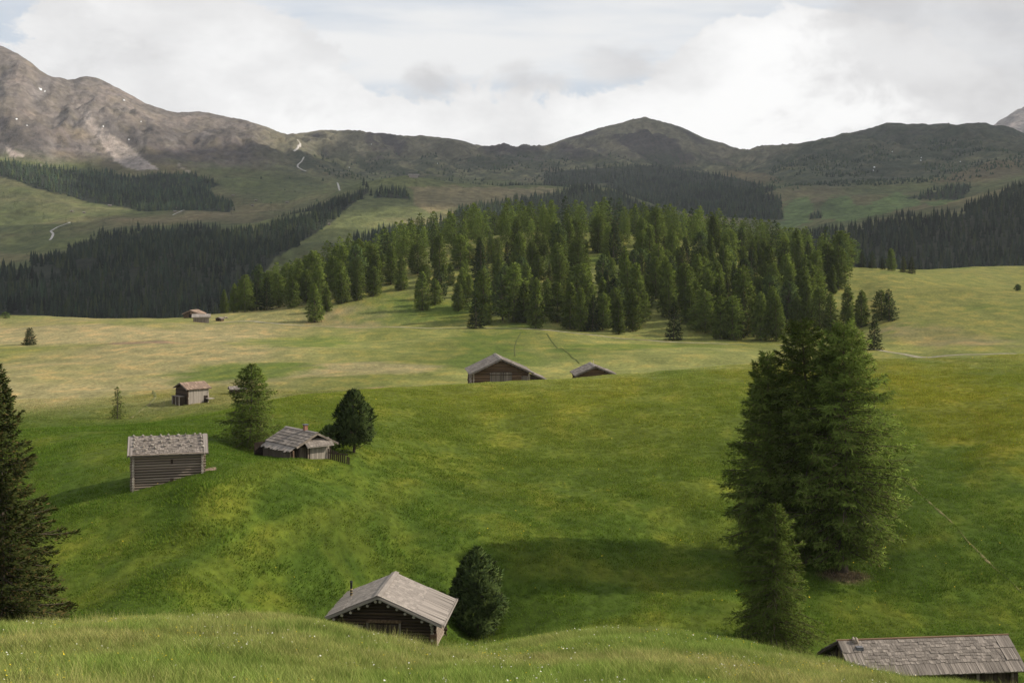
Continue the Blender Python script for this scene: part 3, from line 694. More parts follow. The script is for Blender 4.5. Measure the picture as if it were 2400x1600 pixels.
# ---- the wood on the knoll: some kinds, each tree placed for itself
PROTO = {'larch': [tree_meshes('wood_larch', conifer('larch', 13.0, Rr, 120, 62, 200 + i, t0=0.08, shape=sh, size=0.62, fat=0.17, limbs=False, pal='woodlarch')) for i, (Rr, sh) in enumerate(((2.7, (1.7, 0.75)), (3.2, (1.9, 0.75)), (2.4, (1.5, 0.8)), (3.9, (2.2, 0.72)), (2.9, (1.2, 0.85)), (3.4, (1.8, 0.7))))],
         'spruce': [tree_meshes('wood_spruce', conifer('spruce', 13.0, Rr, 110, 52, 220 + i, t0=0.05, shape=0.78, size=0.55, fat=0.16, limbs=False, pal=pl)) for i, (Rr, pl) in enumerate(((2.9, 'spruce'), (2.5, 'redspruce'), (3.2, 'spruce')))],
         'pine': [tree_meshes('wood_pine', pine(13.0, 3.2, 420, 230 + i, size=0.75, t0=0.10, peak=0.45)) for i in range(2)]}
EDGE = [(515,716,662,'larch'),(537,718,651,'larch'),(562,716,640,'larch'),(590,713,645,'spruce'),(613,712,637,'spruce'),(640,706,628,'larch'),(673,707,638,'larch'),(723,740,651,'larch'),(750,716,660,'larch'),(785,697,628,'larch'),(820,690,620,'larch'),(858,680,612,'larch'),
        (970,712,624,'larch'),(1000,700,640,'larch'),(1053,714,648,'larch'),(1093,754,680,'spruce'),(1117,747,696,'larch'),(1180,738,604,'larch'),(1203,741,645,'larch'),(1230,754,638,'larch'),(1310,756,649,'larch'),(1334,760,661,'larch'),(1362,760,677,'spruce'),(1385,758,672,'larch'),
        (1421,768,684,'larch'),(1453,760,665,'larch'),(1548,781,692,'spruce'),(1584,744,653,'larch'),(1619,764,665,'larch'),(1655,779,680,'larch'),(1683,779,680,'larch'),(1708,776,668,'spruce'),(1746,781,670,'larch'),(1782,783,678,'larch'),(1833,767,680,'larch'),(1881,764,660,'larch'),
        (1908,764,672,'larch'),(1948,744,657,'larch'),(1978,752,667,'larch'),(1952,775,704,'larch'),(1900,664,560,'larch'),(1926,664,566,'larch'),(1880,668,575,'larch'),(1850,676,585,'larch')]
def wood_tree(kind, u, d, hpx, wide, label, group, name=None):
    k = RNG.integers(len(PROTO[kind])); p = spot(u, d); hs = hpx * d / F / 13.0; p.z -= 0.1
    return plant(name or {'larch': 'larch_tree', 'spruce': 'spruce_tree', 'pine': 'stone_pine'}[kind], PROTO[kind][k], p, RNG.uniform(0, 6.28), (hs * wide, hs * wide, hs), label, 'tree', group)
LAB = {'larch': 'light green larch of the dense wood on the knoll', 'spruce': 'dark spruce among the larches of the wood on the knoll', 'pine': 'rounded dark pine among the larches of the wood on the knoll'}
GRP = {'larch': 'larches of the wood on the knoll', 'spruce': 'spruces of the wood on the knoll', 'pine': 'pines of the wood on the knoll'}
EL = {'larch': 'larch standing out along the open lower edge of the knoll wood', 'spruce': 'dark spruce standing out along the open lower edge of the knoll wood'}
placed = []
ORD = 'first second third fourth fifth sixth seventh eighth ninth tenth eleventh twelfth thirteenth fourteenth fifteenth sixteenth seventeenth eighteenth nineteenth twentieth'.split()
ORD += ['twenty-' + o for o in ORD[:9]] + ['thirtieth'] + ['thirty-' + o for o in ORD[:9]]
count = {'larch': 0, 'spruce': 0}
for (u, vb, vt, kind) in sorted(EDGE):
    d = depth_at(u, vb, 330, 720); placed.append((gx(u, d), d))
    wood_tree(kind, u, d, vb - vt, RNG.uniform(0.95, 1.2), ('dark ' if kind == 'spruce' else '') + '%s on the lower edge of the knoll wood, %s counted from the far huts' % (kind, ORD[count[kind]]), 'trees along the lower edge of the knoll wood'); count[kind] += 1
front = np.array([(500,718),(600,712),(660,706),(700,700),(760,700),(800,690),(870,676),(940,672),(960,690),(1020,704),(1060,712),(1100,738),(1250,742),(1400,752),(1480,745),(1505,705),(1525,708),(1545,752),(1650,768),(1780,772),(1850,760),(1880,690),(1940,668),(1950,640)], float)
cand = []
tries = RNG.uniform(0, 1, (26000, 2))
for a, b in tries:
    d = 360 + 345 * b; u = 505 + 1440 * a
    if u > 1945 - 0: continue
    x = gx(u, d); z = H(x, d); v = HY - F * z / d
    if v > np.interp(u, front[:, 0], front[:, 1]): continue
    if u < 700 and d > 520 + (u - 500) * 0.8: continue
    if inpoly(np.array(u), np.array(v), [(735,705),(800,676),(930,670),(945,704),(1085,738),(1095,756),(740,750)]): continue
    if inpoly(np.array(u), np.array(v), [(1575,575),(1610,572),(1605,596),(1580,600)]): continue
    if placed and min((x - q[0]) ** 2 + (d - q[1]) ** 2 for q in placed) < ((5.9 + 3.2 * RNG.random()) * (1.0 if d < 480 else 1.4)) ** 2: continue
    placed.append((x, d)); cand.append((u, d, v))
cand.sort(key=lambda c: c[1])
singles, rest = cand[:255], cand[255:]
ks = lambda: RNG.choice(['larch'] * 9 + ['spruce'] * 2 + ['pine'])
for (u, d, v) in singles:
    kd = str(ks()); wood_tree(kd, u, d, RNG.choice([RNG.uniform(6.5, 11), RNG.uniform(11, 15), RNG.uniform(14, 18.5)]) * F / d, RNG.uniform(0.8, 1.25), LAB[kd], GRP[kd])
if rest:
    lo = [conifer('larch', 13.0, 2.8, 75, 24, 300, t0=0.1, shape=(1.8, 0.75), size=0.75, fat=0.17, limbs=False, pal='woodlarch')[0], conifer('larch', 13.0, 3.1, 75, 24, 301, t0=0.1, shape=(2.0, 0.75), size=0.75, fat=0.17, limbs=False, pal='woodlarch')[0], conifer('spruce', 13.0, 2.8, 70, 22, 302, t0=0.05, shape=0.7, size=0.75, limbs=False)[0]]
    parts, nrm = [], []
    lon = [crown_mesh('back_tree', *l)[1] for l in lo]
    for (u, d, v) in rest:
        j = RNG.choice([0, 0, 1, 1, 2]); V, Fq, C = lo[j]; w = RNG.uniform(0, 6.28); s = RNG.uniform(0.9, 1.4); p = spot(u, d)
        Rm = np.array(((math.cos(w), -math.sin(w), 0), (math.sin(w), math.cos(w), 0), (0, 0, 1)))
        parts.append((V @ Rm.T * s + np.array(p), Fq, C * RNG.uniform(0.6, 1.25))); nrm.append(lon[j] @ Rm.T)
    V, Fq, C = join(parts)
    tag(link_mesh('forest', crown_mesh('forest', V, Fq, C, np.concatenate(nrm))[0]), 'crowded treetops at the back of the wood on the knoll', 'forest', None, 'stuff')

# ---- trees on the right-hand pasture ridge
for (u, vb, vt, wd, kind, lab) in ((1954, 611, 548, 1.35, 'pine', 'large dark dome-topped pine at the end of the ridge row next to the wood'), (1980, 612, 572, 1.2, 'spruce', 'dark spruce second in the ridge row counted from the wood'),
      (2003, 616, 576, 1.2, 'spruce', 'dark spruce third in the ridge row counted from the wood'), (2027, 619, 588, 1.1, 'spruce', 'small narrow spruce before the taller pale larch on the pasture ridge'), (2047, 622, 570, 0.95, 'larch', 'paler green larch standing taller among the ridge spruces'),
      (2075, 626, 589, 1.25, 'spruce', 'dark spruce beside the last tree of the ridge row'), (2094, 629, 590, 1.3, 'spruce', 'last dark spruce at the open end of the ridge row'),
      (2024, 734, 666, 1.15, 'larch', 'paler tree of the close pair on the pasture slope'), (2042, 737, 664, 1.35, 'spruce', 'dark spruce of the close pair on the pasture slope'), (2008, 804, 722, 1.0, 'spruce', 'single spruce standing beside the gravel path below the pasture slope')):
    d = depth_at(u, vb, 300, 640); wood_tree(kind, u, d, vb - vt, wd, lab, None)

# ------------------------------------------------------------------ far woods
def far_trees(points, seed, tall=(14, 22), near=True, spread=0.17):
    """points (n,2): jagged small conifers, one fan of sides per tier"""
    rng = np.random.default_rng(seed); n = len(points)
    z = H(points[:, 0], points[:, 1]); h = rng.uniform(*tall, n) * np.where(rng.random(n) < 0.25, rng.uniform(0.45, 0.8, n), 1.0); r = h * spread * rng.uniform(0.75, 1.25, n)
    tiers, sides = (3, 6) if near else (2, 5)
    base = np.array((0.029, 0.042, 0.022)); col = base * rng.uniform(0.6, 1.45, (n, 1)) * (1 + rng.normal(size=(n, 3)) * 0.06)
    col = col * np.clip(1 + 0.75 * fbm(points[:, 0], points[:, 1], 90.0, 3, 0.6, 67), 0.5, 1.8)[:, None]
    lar = rng.random(n) < 0.22; col[lar] = np.array((0.056, 0.070, 0.026)) * rng.uniform(0.8, 1.2, (lar.sum(), 1))
    Vs, Fs, Cs, off = [], [], [], 0
    for k in range(tiers):
        z0 = h * (0.06 + 0.72 * k / tiers); z1 = h * min(1.0, 0.06 + 0.72 * k / tiers + 1.15 / tiers + 0.02); rk = r * (1 - 0.80 * k / tiers)
        if k == tiers - 1: z1 = h
        w = rng.uniform(0, 6.28, n)
        ring = []
        for s in range(sides):
            q = rk * rng.uniform(0.62, 1.3, n); a = w + 2 * math.pi * s / sides
            ring.append(np.stack([points[:, 0] + q * np.cos(a), points[:, 1] + q * np.sin(a), z + z0 - 0.05 * h * rng.uniform(0, 1, n)], -1))
        apex = np.stack([points[:, 0], points[:, 1], z + z1], -1)
        V = np.stack(ring + [apex], 1).reshape(-1, 3)
        idx = np.arange(n)[:, None] * (sides + 1) + off
        f = np.concatenate([np.stack([idx[:, 0] + s, idx[:, 0] + (s + 1) % sides, idx[:, 0] + sides], 1) for s in range(sides)])
        Vs.append(V); Fs.append(f); Cs.append(np.repeat(col, sides + 1, 0)); off += len(V)
    return np.concatenate(Vs), np.concatenate(Fs), np.concatenate(Cs)
def scatter(poly, d0, d1, spacing, rng, keep=1.0, u0=-700, u1=3060):
    us = [p[0] for p in poly]; a, b = max(min(us) - 5, u0), min(max(us) + 5, u1)
    x0, x1 = gx(a, d1) if a < CX else gx(a, d0), gx(b, d1) if b > CX else gx(b, d0)
    nx, ny = int((x1 - x0) / spacing) + 1, int((d1 - d0) / spacing) + 1
    X, Y = np.meshgrid(x0 + spacing * np.arange(nx), d0 + spacing * np.arange(ny))
    X = X.ravel() + rng.uniform(-.55, .55, X.size) * spacing; Y = Y.ravel() + rng.uniform(-.55, .55, Y.size) * spacing
    Y = np.clip(Y, d0, d1)
    u, v = uv_of(X, Y, H(X, Y))
    n = fbm(X, Y, 60.0, 3, 0.6, 61)
    n9 = fbm(X, Y, 170.0, 4, 0.6, 63)
    m = inpoly(u + 9 * n + 8 * n9, v - 42000.0 / Y + 4 * n + 5 * n9, poly) & (rng.random(X.size) < keep * np.clip(1.15 + 0.9 * n, 0.12, 1))
    vm = v - 42000.0 / Y
    for ex in ([(60,588),(130,586),(145,612),(80,616)], [(172,572),(216,566),(228,596),(180,600)], [(-300,688),(40,684),(125,698),(100,735),(-300,742)], [(286,590),(325,586),(332,600),(300,606)]):
        m &= ~(inpoly(u + 6 * n, vm + 3 * n, ex) & (Y < 2100))
    return np.stack([X[m], Y[m]], 1)
FOREST_LABEL = {'valley': 'dark spruce forest filling the valley below the plateau and climbing to the knoll', 'belt': 'ragged belt of dark forest below the rocky mountain face', 'knollwood': 'compact dark wood on the grassy ski knoll',
                'strip': 'dark forest strip behind the bright wood, under the grassy knoll', 'knollback': 'thin dark treeline along the back of the grassy knoll', 'rightwood': 'wide dark forest slope below the far green fields', 'middark': 'dark blue-green forest at the foot of the pointed central peak',
                'righthigh': 'dark scrubby wood above the far green fields', 'upperdark': 'thin scattered dark trees above the forest of the pointed central peak', 'fieldclump': 'small dark clump of trees between two far green fields'}
frng = np.random.default_rng(77)
nf = 0
for key, (poly, d0, d1) in POLY.items():
    far = d0 > 2100
    pts = scatter(poly, d0, d1, 10.4 if far else 8.2, frng, 0.30 if key == 'upperdark' else 0.92)
    if not len(pts): continue
    nf += len(pts)
    V, Fq, C = far_trees(pts, len(key) * 31, (11, 18) if far else (10, 17.5), not far, 0.2 if far else 0.18)
    tag(link_mesh('forest', fast_mesh('forest', V, Fq, 3, M_LEAF, False, C)), FOREST_LABEL[key], 'forest', None, 'stuff')
# scrub on the middle and right-hand ridges
pts = []
for (poly, d0, d1, sp, kp) in (([(700,345),(850,350),(1000,340),(1230,352),(1400,345),(1560,350),(1700,375),(1690,430),(1400,430),(1100,420),(850,410),(760,400)], 3300, 4500, 12, 0.45), ([(1760,372),(1900,335),(2100,310),(2300,320),(2352,340),(2352,400),(2100,410),(1900,430),(1780,440)], 3000, 4200, 10, 0.85), ([(560,400),(760,400),(800,440),(700,470),(600,470)], 2600, 3300, 26, 0.16), ([(0,330),(200,370),(330,395),(520,400),(300,400),(0,365)], 2900, 3200, 14, 0.3)):
    pts.append(scatter(poly, d0, d1, sp, frng, kp))
pts = np.concatenate(pts); _c = fbm(pts[:, 0], pts[:, 1], 130.0, 4, 0.6, 66); pts = pts[_c > frng.uniform(-0.25, 0.45, len(pts))]
V, Fq, C = far_trees(pts, 5, (5, 10), False, 0.42)
tag(link_mesh('scrub', fast_mesh('scrub', V, Fq, 3, M_LEAF, False, C)), 'dark dwarf scrub speckling the brown mountain ridges', 'scrub', None, 'stuff')
# single trees dotted over the left alp
alp_mesh = []
for i in range(4):
    rng = np.random.default_rng(400 + i)
    (V, Fq, C), _w = conifer('spruce', 1.0, 0.24, 26, 7, 400 + i, t0=0.04, shape=0.7, size=0.09, limbs=False)
    alp_mesh.append(fast_mesh('alp_spruce', V, Fq, 4, M_LEAF, False, C))
DOTS = [(42,427),(23,443),(34,479),(38,486),(58,497),(100,504),(112,510),(95,474),(218,486),(250,505),(236,515),(240,514),(152,516),(165,530),(178,512),(298,518),(306,520),(78,540),(62,604),(80,602),(8,460),(350,488),(420,500),(486,490),(505,478),(532,500),(548,478),(560,470),(600,462),(622,486),(650,478),(640,455),(540,440),(590,430),(566,452),(470,470),(632,500),(676,470),(700,458),(500,425),(520,414),(930,433),(955,430),(1064,447),(990,482),(715,430)]
for k, (u, v) in enumerate(DOTS):
    d = depth_at(u, v, 1300, 3300); s = random.uniform(8, 15)
    o = link_mesh('spruce_tree', alp_mesh[k % 4], None, spot(u, d)); o.scale = (s, s, s); o.rotation_euler.z = k
    tag(o, 'tiny dark spruce dotted singly over the distant alp below the mountains', 'tree', 'single trees dotted over the distant alp')

# ------------------------------------------------------------------ huts and barns
def wood(name, c0, c1, sc=(2.0, 9.0, 9.0), spread=0.35, rough=0.9, streak=(0.6, 1.25)):
    m, t, out = material(name)
    tcn = t.new('ShaderNodeTexCoord'); oi = t.new('ShaderNodeObjectInfo')
    off = t.vmath('SCALE', (13.0, 7.0, 5.0)); t.put(off.node.inputs['Scale'], oi.outputs['Random'])
    p = t.vmath('ADD', t.scale(tcn.outputs['Object'], sc), off)
    n = t.noise(p, 1.0, 6.0, 0.65); n2 = t.noise(t.scale(p, (0.3, 0.3, 0.3)), 1.0, 3.0, 0.5)
    c = t.mix(t.mapr(n, 0.28, 0.72), c0, c1)
    k = t.math('MULTIPLY', t.mapr(oi.outputs['Random'], 0, 1, 1 - spread, 1 + spread, False), t.mapr(n2, 0.3, 0.7, streak[0], streak[1], False))
    c2 = t.vmath('SCALE', c); t.put(c2.node.inputs['Scale'], k)
    b = t.new('ShaderNodeBump'); b.inputs['Strength'].default_value = 0.5; b.inputs['Distance'].default_value = 0.03; t.l.new(n, b.inputs['Height'])
    principled(t, out, c2, rough, b.outputs[0], 0.15)
    return m
M_SHINGLE = wood('weathered_shingle', (0.150, 0.125, 0.106), (0.265, 0.228, 0.196), (5.0, 1.2, 3.0), 0.22, streak=(0.75, 1.2))
M_SHINGLE_PALE = wood('silver_board', (0.215, 0.185, 0.162), (0.300, 0.262, 0.230), (5.0, 1.0, 3.0), 0.14, streak=(0.86, 1.12))
M_SHINGLE_TAN = wood('tan_shingle', (0.215, 0.145, 0.105), (0.340, 0.245, 0.185), (5.0, 1.0, 3.0), 0.15)
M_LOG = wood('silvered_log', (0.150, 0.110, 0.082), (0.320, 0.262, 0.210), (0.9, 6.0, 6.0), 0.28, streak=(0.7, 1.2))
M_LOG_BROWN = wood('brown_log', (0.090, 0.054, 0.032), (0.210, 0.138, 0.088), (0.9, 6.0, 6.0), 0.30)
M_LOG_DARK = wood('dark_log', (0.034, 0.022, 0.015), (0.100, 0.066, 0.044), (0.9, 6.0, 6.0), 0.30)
M_PLANK = wood('grey_plank', (0.130, 0.105, 0.085), (0.270, 0.225, 0.185), (8.0, 8.0, 1.0), 0.22)
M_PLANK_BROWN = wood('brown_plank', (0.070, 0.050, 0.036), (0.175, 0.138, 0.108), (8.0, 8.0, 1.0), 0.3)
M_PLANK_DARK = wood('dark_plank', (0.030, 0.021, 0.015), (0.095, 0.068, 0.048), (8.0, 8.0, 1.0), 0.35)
M_PLANK_WHITE = wood('limewashed_plank', (0.20, 0.165, 0.135), (0.400, 0.355, 0.305), (7.0, 7.0, 1.4), 0.16, streak=(0.8, 1.15))
M_INNER = wood('dark_boarding', (0.020, 0.014, 0.010), (0.040, 0.028, 0.020), (3, 3, 3), 0.1)  # near-black boarding behind logs and planks
M_END = wood('cut_log_end', (0.30, 0.25, 0.20), (0.50, 0.43, 0.36), (8, 8, 8), 0.25)
M_REDBOARD = wood('reddish_board', (0.120, 0.066, 0.042), (0.200, 0.120, 0.080), (6, 6, 1), 0.15)
def stone_mat(name, c0, c1):
    m, t, out = material(name); tcn = t.new('ShaderNodeTexCoord'); oi = t.new('ShaderNodeObjectInfo')
    n = t.noise(tcn.outputs['Object'], 6.0, 6.0, 0.65)
    k = t.mapr(oi.outputs['Random'], 0, 1, 0.7, 1.25, False)
    c = t.vmath('SCALE', t.mix(t.mapr(n, 0.3, 0.7), c0, c1)); t.put(c.node.inputs['Scale'], k)
    b = t.new('ShaderNodeBump'); b.inputs['Strength'].default_value = 0.6; b.inputs['Distance'].default_value = 0.03; t.l.new(n, b.inputs['Height'])
    principled(t, out, c, 0.95, b.outputs[0], 0.1); return m
M_STONE = stone_mat('roof_stone', (0.15, 0.13, 0.11), (0.40, 0.36, 0.31))
M_MASON = stone_mat('pale_masonry', (0.22, 0.17, 0.14), (0.45, 0.38, 0.31))
M_BRICK = stone_mat('red_brick', (0.16, 0.075, 0.055), (0.27, 0.14, 0.10))
M_SLATE = stone_mat('grey_slate', (0.10, 0.10, 0.11), (0.17, 0.17, 0.18))
M_PIPE = stone_mat('stovepipe_steel', (0.02, 0.02, 0.02), (0.05, 0.05, 0.05))
M_PIPEB = stone_mat('yellowed_band', (0.30, 0.22, 0.10), (0.42, 0.33, 0.18))

def box_mesh(name, mat, jit=0.0, seed=0, ctr=False):
    rng = np.random.default_rng(seed)
    a = -0.5 if ctr else 0.0
    v = [(a + x, a + y, a + z) for x in (0, 1) for y in (0, 1) for z in (0, 1)]
    v = [tuple(np.array(p) + rng.uniform(-jit, jit, 3) * np.array((1, 1, 0.4))) for p in v]
    me = bpy.data.meshes.new(name); me.from_pydata(v, [], [(0, 1, 3, 2), (4, 6, 7, 5), (0, 4, 5, 1), (2, 3, 7, 6), (0, 2, 6, 4), (1, 5, 7, 3)]); me.materials.append(mat)
    return me
def cyl_mesh(name, mat, sides=8, jit=0.03, seed=0, endmat=None):
    """unit log along x, diameter 1"""
    rng = np.random.default_rng(seed); v = []
    for x in (-0.5, 0.0, 0.5):
        for k in range(sides):
            w = 2 * math.pi * k / sides; r = 0.5 * (1 + rng.uniform(-jit, jit) * 2); v.append((x, r * math.cos(w), r * math.sin(w)))
    f = [tuple(range(sides))[::-1], tuple(range(2 * sides, 3 * sides))]
    for s in range(2):
        f += [(s * sides + k, s * sides + (k + 1) % sides, (s + 1) * sides + (k + 1) % sides, (s + 1) * sides + k) for k in range(sides)]
    me = bpy.data.meshes.new(name); me.from_pydata(v, [], f); me.materials.append(mat); me.materials.append(endmat or mat)
    for p in me.polygons: p.use_smooth = p.index > 1; p.material_index = 1 if p.index < 2 else 0
    return me
_cache = {}
def shared(kind, mat, n=4, **kw):
    key = (kind, mat.name)
    if key not in _cache:
        mk = {'shingle': lambda i: box_mesh('shingle', mat, 0.07, i + 3), 'plank': lambda i: box_mesh('plank', mat, 0.012, i + 30), 'board': lambda i: box_mesh('board', mat, 0.03, i + 50),
              'log': lambda i: cyl_mesh('log', mat, 8, 0.05, i, M_END if mat in (M_LOG, M_LOG_BROWN) else None)}[kind]
        _cache[key] = [mk(i) for i in range(n)]
    return random.choice(_cache[key])
def put(name, me, parent, M):
    o = bpy.data.objects.new(name, me); COL.objects.link(o); o.parent = parent
    o.matrix_basis = M
    return o
def frame(o, x, y, z, s=(1, 1, 1)):
    """matrix with origin o, axes x y z scaled by s"""
    M = Matrix.Identity(4)
    for i, (a, k) in enumerate(zip((x, y, z), s)):
        for r in range(3): M[r][i] = a[r] * k
    for r in range(3): M[r][3] = o[r]
    return M
X_, Y_, Z_ = Vector((1, 0, 0)), Vector((0, 1, 0)), Vector((0, 0, 1))
def rand_rot(M, a):
    t = M.to_translation(); E = Euler((random.gauss(0, a), random.gauss(0, a), random.gauss(0, a))).to_matrix().to_4x4()
    return Matrix.Translation(t) @ E @ Matrix.Translation(-t) @ M
def part_box(name, parent, p0, p1, mat, bevel=True):
    (x0, y0, z0), (x1, y1, z1) = p0, p1
    v = [(x, y, z) for x in (x0, x1) for y in (y0, y1) for z in (z0, z1)]
    return mesh_obj(name, v, [(0, 1, 3, 2), (4, 6, 7, 5), (0, 4, 5, 1), (2, 3, 7, 6), (0, 2, 6, 4), (1, 5, 7, 3)], mat, parent)

class Hut:
    def __init__(s, name, centre, angle, L, wF, hF, wB, hB, ridge, over_g=0.5, over_e=0.55, thick=0.07, sink=0.9):
        """centre: world point under the middle of the ridge at floor level; ridge: its height over the floor; front slope faces local -Y"""
        s.root = empty(name, centre, angle); s.L, s.wF, s.hF, s.wB, s.hB, s.rz, s.og, s.oe, s.th, s.sink = L, wF, hF, wB, hB, ridge, over_g, over_e, thick, sink
        s.name = name
    def roof_z(s, y, under=True):
        z = s.rz - (abs(y) / s.wF * s.hF if y <= 0 else y / s.wB * s.hB)
        return z - (s.th + 0.03 if under else 0)
    def slope(s, side):
        w, h = (s.wF, s.hF) if side < 0 else (s.wB, s.hB)
        ln = math.hypot(w, h); es = Vector((0, side * w / ln, -h / ln)); n = Vector((0, side * h / ln, w / ln))
        return ln, es, n
    def roof(s, mat, sides=(-1, 1)):
        s.roofs = {}
        for side in sides:
            ln, es, n = s.slope(side)
            ex = X_ if side < 0 else -X_
            # es points downhill; build a slab below the roof plane
            o0 = Vector((-s.L / 2, 0, s.rz)); v = []
            for a in (0, s.L):
                for b in (0.0, ln):
                    for c in (-s.th, 0): v.append(tuple(o0 + X_ * a + es * b + n * c))
            f = [(0, 1, 3, 2), (4, 6, 7, 5), (0, 4, 5, 1), (2, 3, 7, 6), (0, 2, 6, 4), (1, 5, 7, 3)]
            s.roofs[side] = mesh_obj('roof', v, f, mat, s.root)
        return s.roofs
    def lay(s, side, x0, x1, s0, s1, rows, cols, mat, kind='shingle', th=0.035, lap=1.35, tilt=0.05, ragged=0.06, lift=0.004, rot=0.012, skip=0.0):
        """courses of shingles or boards over part of a slope; x from the left ridge end, s metres down from the ridge"""
        ln, es, n = s.slope(side); o0 = Vector((-s.L / 2, 0, s.rz)); rh = (s1 - s0) / rows; par = s.roofs[side]
        for r in range(rows):
            x = x0; widths = np.random.default_rng(r * 7 + int(x0 * 10) + rows).uniform(0.65, 1.35, cols); widths *= (x1 - x0) / widths.sum()
            for w in widths:
                l = rh * lap * random.uniform(0.97, 1.05)
                top = s0 + rh * (r + 1) - l + random.uniform(-1, 1) * ragged * rh
                if r == 0: l = min(l, s0 + rh - max(top, 0.0)); top = max(top, s0 - 0.01) if s0 < 0.05 else top
                o = o0 + X_ * (x + 0.006) + es * top + n * (lift + 0.002 * random.random())
                q = Matrix.Rotation(-tilt, 3, X_)
                t2 = tilt * random.uniform(0.7, 1.5)
                es2 = (es * math.cos(t2) + n * math.sin(t2)); n2 = (n * math.cos(t2) - es * math.sin(t2))
                M = frame(o, X_, es2, n2, (w - 0.012, l, th * random.uniform(0.8, 1.25)))
                if random.random() >= skip: put(kind, shared(kind, mat), par, rand_rot(M, rot))
                x += w
    def log_wall(s, axis, pos, a0, a1, z0, z1, dia, mat, ext=0.28, parity=0, top_fn=None, backing=True, endcaps=True):
        """axis 'x': a wall along x at y = pos; axis 'y': a gable along y at x = pos"""
        if backing:
            if axis == 'x': wl = part_box('wall', s.root, (a0, pos - 0.05, z0), (a1, pos + 0.05, z1), M_INNER)
            else:
                pts = [(pos - 0.05, a0, z0), (pos - 0.05, a1, z0)]
                prof = [(a0, z0), (a1, z0), (a1, s.roof_z(a1) - 0.03), (0, s.roof_z(0) - 0.03), (a0, s.roof_z(a0) - 0.03)]
                v = [(pos + sx * 0.05, y, z) for sx in (-1, 1) for (y, z) in prof]; k = len(prof)
                wl = mesh_obj('wall', v, [tuple(range(k))[::-1], tuple(range(k, 2 * k))] + [(i, (i + 1) % k, k + (i + 1) % k, k + i) for i in range(k)], M_INNER, s.root)
        wl_inv = wl.matrix_basis.inverted()
        z = z0 + dia * (0.5 if parity == 0 else 1.0)
        while z < z1 + 3:
            if axis == 'x':
                if z > z1 - dia * 0.35: break
                c = Vector(((a0 + a1) / 2, pos, z)); ln = a1 - a0 + 2 * ext; ax, ay = X_, Y_
            else:
                b0, b1, e = a0, a1, ext
                za, zb = s.roof_z(a0), s.roof_z(a1)
                if z + dia * 0.5 > min(za, zb):
                    e = 0
                    b0 = max(a0, -(s.rz - s.th - 0.03 - z - dia * 0.5) / s.hF * s.wF + 0.04); b1 = min(a1, (s.rz - s.th - 0.03 - z - dia * 0.5) / s.hB * s.wB - 0.04)
                if b1 - b0 < 0.35: break
                c = Vector((pos, (b0 + b1) / 2, z)); ln = b1 - b0 + 2 * e; ax, ay = Y_, -X_
            M = frame(c + Vector((random.gauss(0, .008), random.gauss(0, .008), 0)), ax, ay, Z_, (ln * random.uniform(0.985, 1.015), dia * random.uniform(0.96, 1.08), dia * random.uniform(0.94, 1.02)))
            put('log', shared('log', mat), wl, wl_inv @ M)
            z += dia
        return wl
    def plank_wall(s, axis, pos, a0, a1, z0, mat, w=0.2, z1=None, out=-1, th=0.04, rag=0.05, name='wall', backing=M_INNER):
        if axis == 'x': wl = part_box(name, s.root, (a0, pos - 0.03, z0), (a1, pos + 0.03, z1 if z1 else min(s.roof_z(pos), s.roof_z(pos))), backing)
        else:
            prof = [(a0, z0), (a1, z0), (a1, s.roof_z(a1) - 0.02)] + ([(0, s.roof_z(0) - 0.02)] if a0 < 0 < a1 else []) + [(a0, s.roof_z(a0) - 0.02)]
            if z1: prof = [(a0, z0), (a1, z0), (a1, z1), (a0, z1)]
            v = [(pos + sx * 0.03, y, z) for sx in (-1, 1) for (y, z) in prof]; k = len(prof)
            wl = mesh_obj(name, v, [tuple(range(k))[::-1], tuple(range(k, 2 * k))] + [(i, (i + 1) % k, k + (i + 1) % k, k + i) for i in range(k)], backing, s.root)
        inv = wl.matrix_basis.inverted(); n = max(1, int((a1 - a0) / w)); step = (a1 - a0) / n
        for i in range(n):
            a = a0 + i * step; zz = z1 if z1 else (s.roof_z(pos) if axis == 'x' else min(s.roof_z(a), s.roof_z(a + step)) - 0.01)
            hgt = zz - z0 - random.uniform(0, rag)
            if hgt < 0.1: continue
            if axis == 'x': M = frame(Vector((a + 0.008, pos + (out * 0.03 if out > 0 else out * (0.03 + th)), z0)), X_, Y_, Z_, (step - 0.016, th, hgt))
            else: M = frame(Vector((pos + (0.03 if out > 0 else -0.03 - th), a + 0.008, z0)), X_, Y_, Z_, (th, step - 0.016, hgt))
            put('plank', shared('plank', mat), wl, inv @ rand_rot(M, 0.006))
        return wl
    def barge(s, mat, h=0.14, t=0.045, ends=(-1, 1), sides=(-1, 1)):
        for e in ends:
            for side in sides:
                ln, es, n = s.slope(side)
                o = Vector((e * (s.L / 2) + (0.004 if e > 0 else -t - 0.004), 0, s.rz)) + n * (-s.th - 0.05)
                put('barge_board', shared('plank', mat), s.root, frame(o + es * 0.0, X_, es, n, (t, ln + 0.03, h)))
    def ridge_boards(s, mat, w=0.28):
        for side in (-1, 1):
            ln, es, n = s.slope(side)
            put('ridge_board', shared('plank', mat), s.root, frame(Vector((-s.L / 2 - 0.03, 0, s.rz + 0.02)) + n * 0.06 - es * 0.03, X_, es, n, (s.L + 0.06, w, 0.03)))
def stone_mesh(seed, mat):
    bm = bmesh.new(); bmesh.ops.create_icosphere(bm, subdivisions=1, radius=0.5); rng = np.random.default_rng(seed)
    for v in bm.verts: v.co *= 1 + rng.uniform(-0.28, 0.2)
    me = bpy.data.meshes.new('stone'); bm.to_mesh(me); bm.free(); me.materials.append(mat); return me
STONES = [stone_mesh(i, M_STONE) for i in range(5)]
MASON = [stone_mesh(i + 9, M_MASON) for i in range(4)]
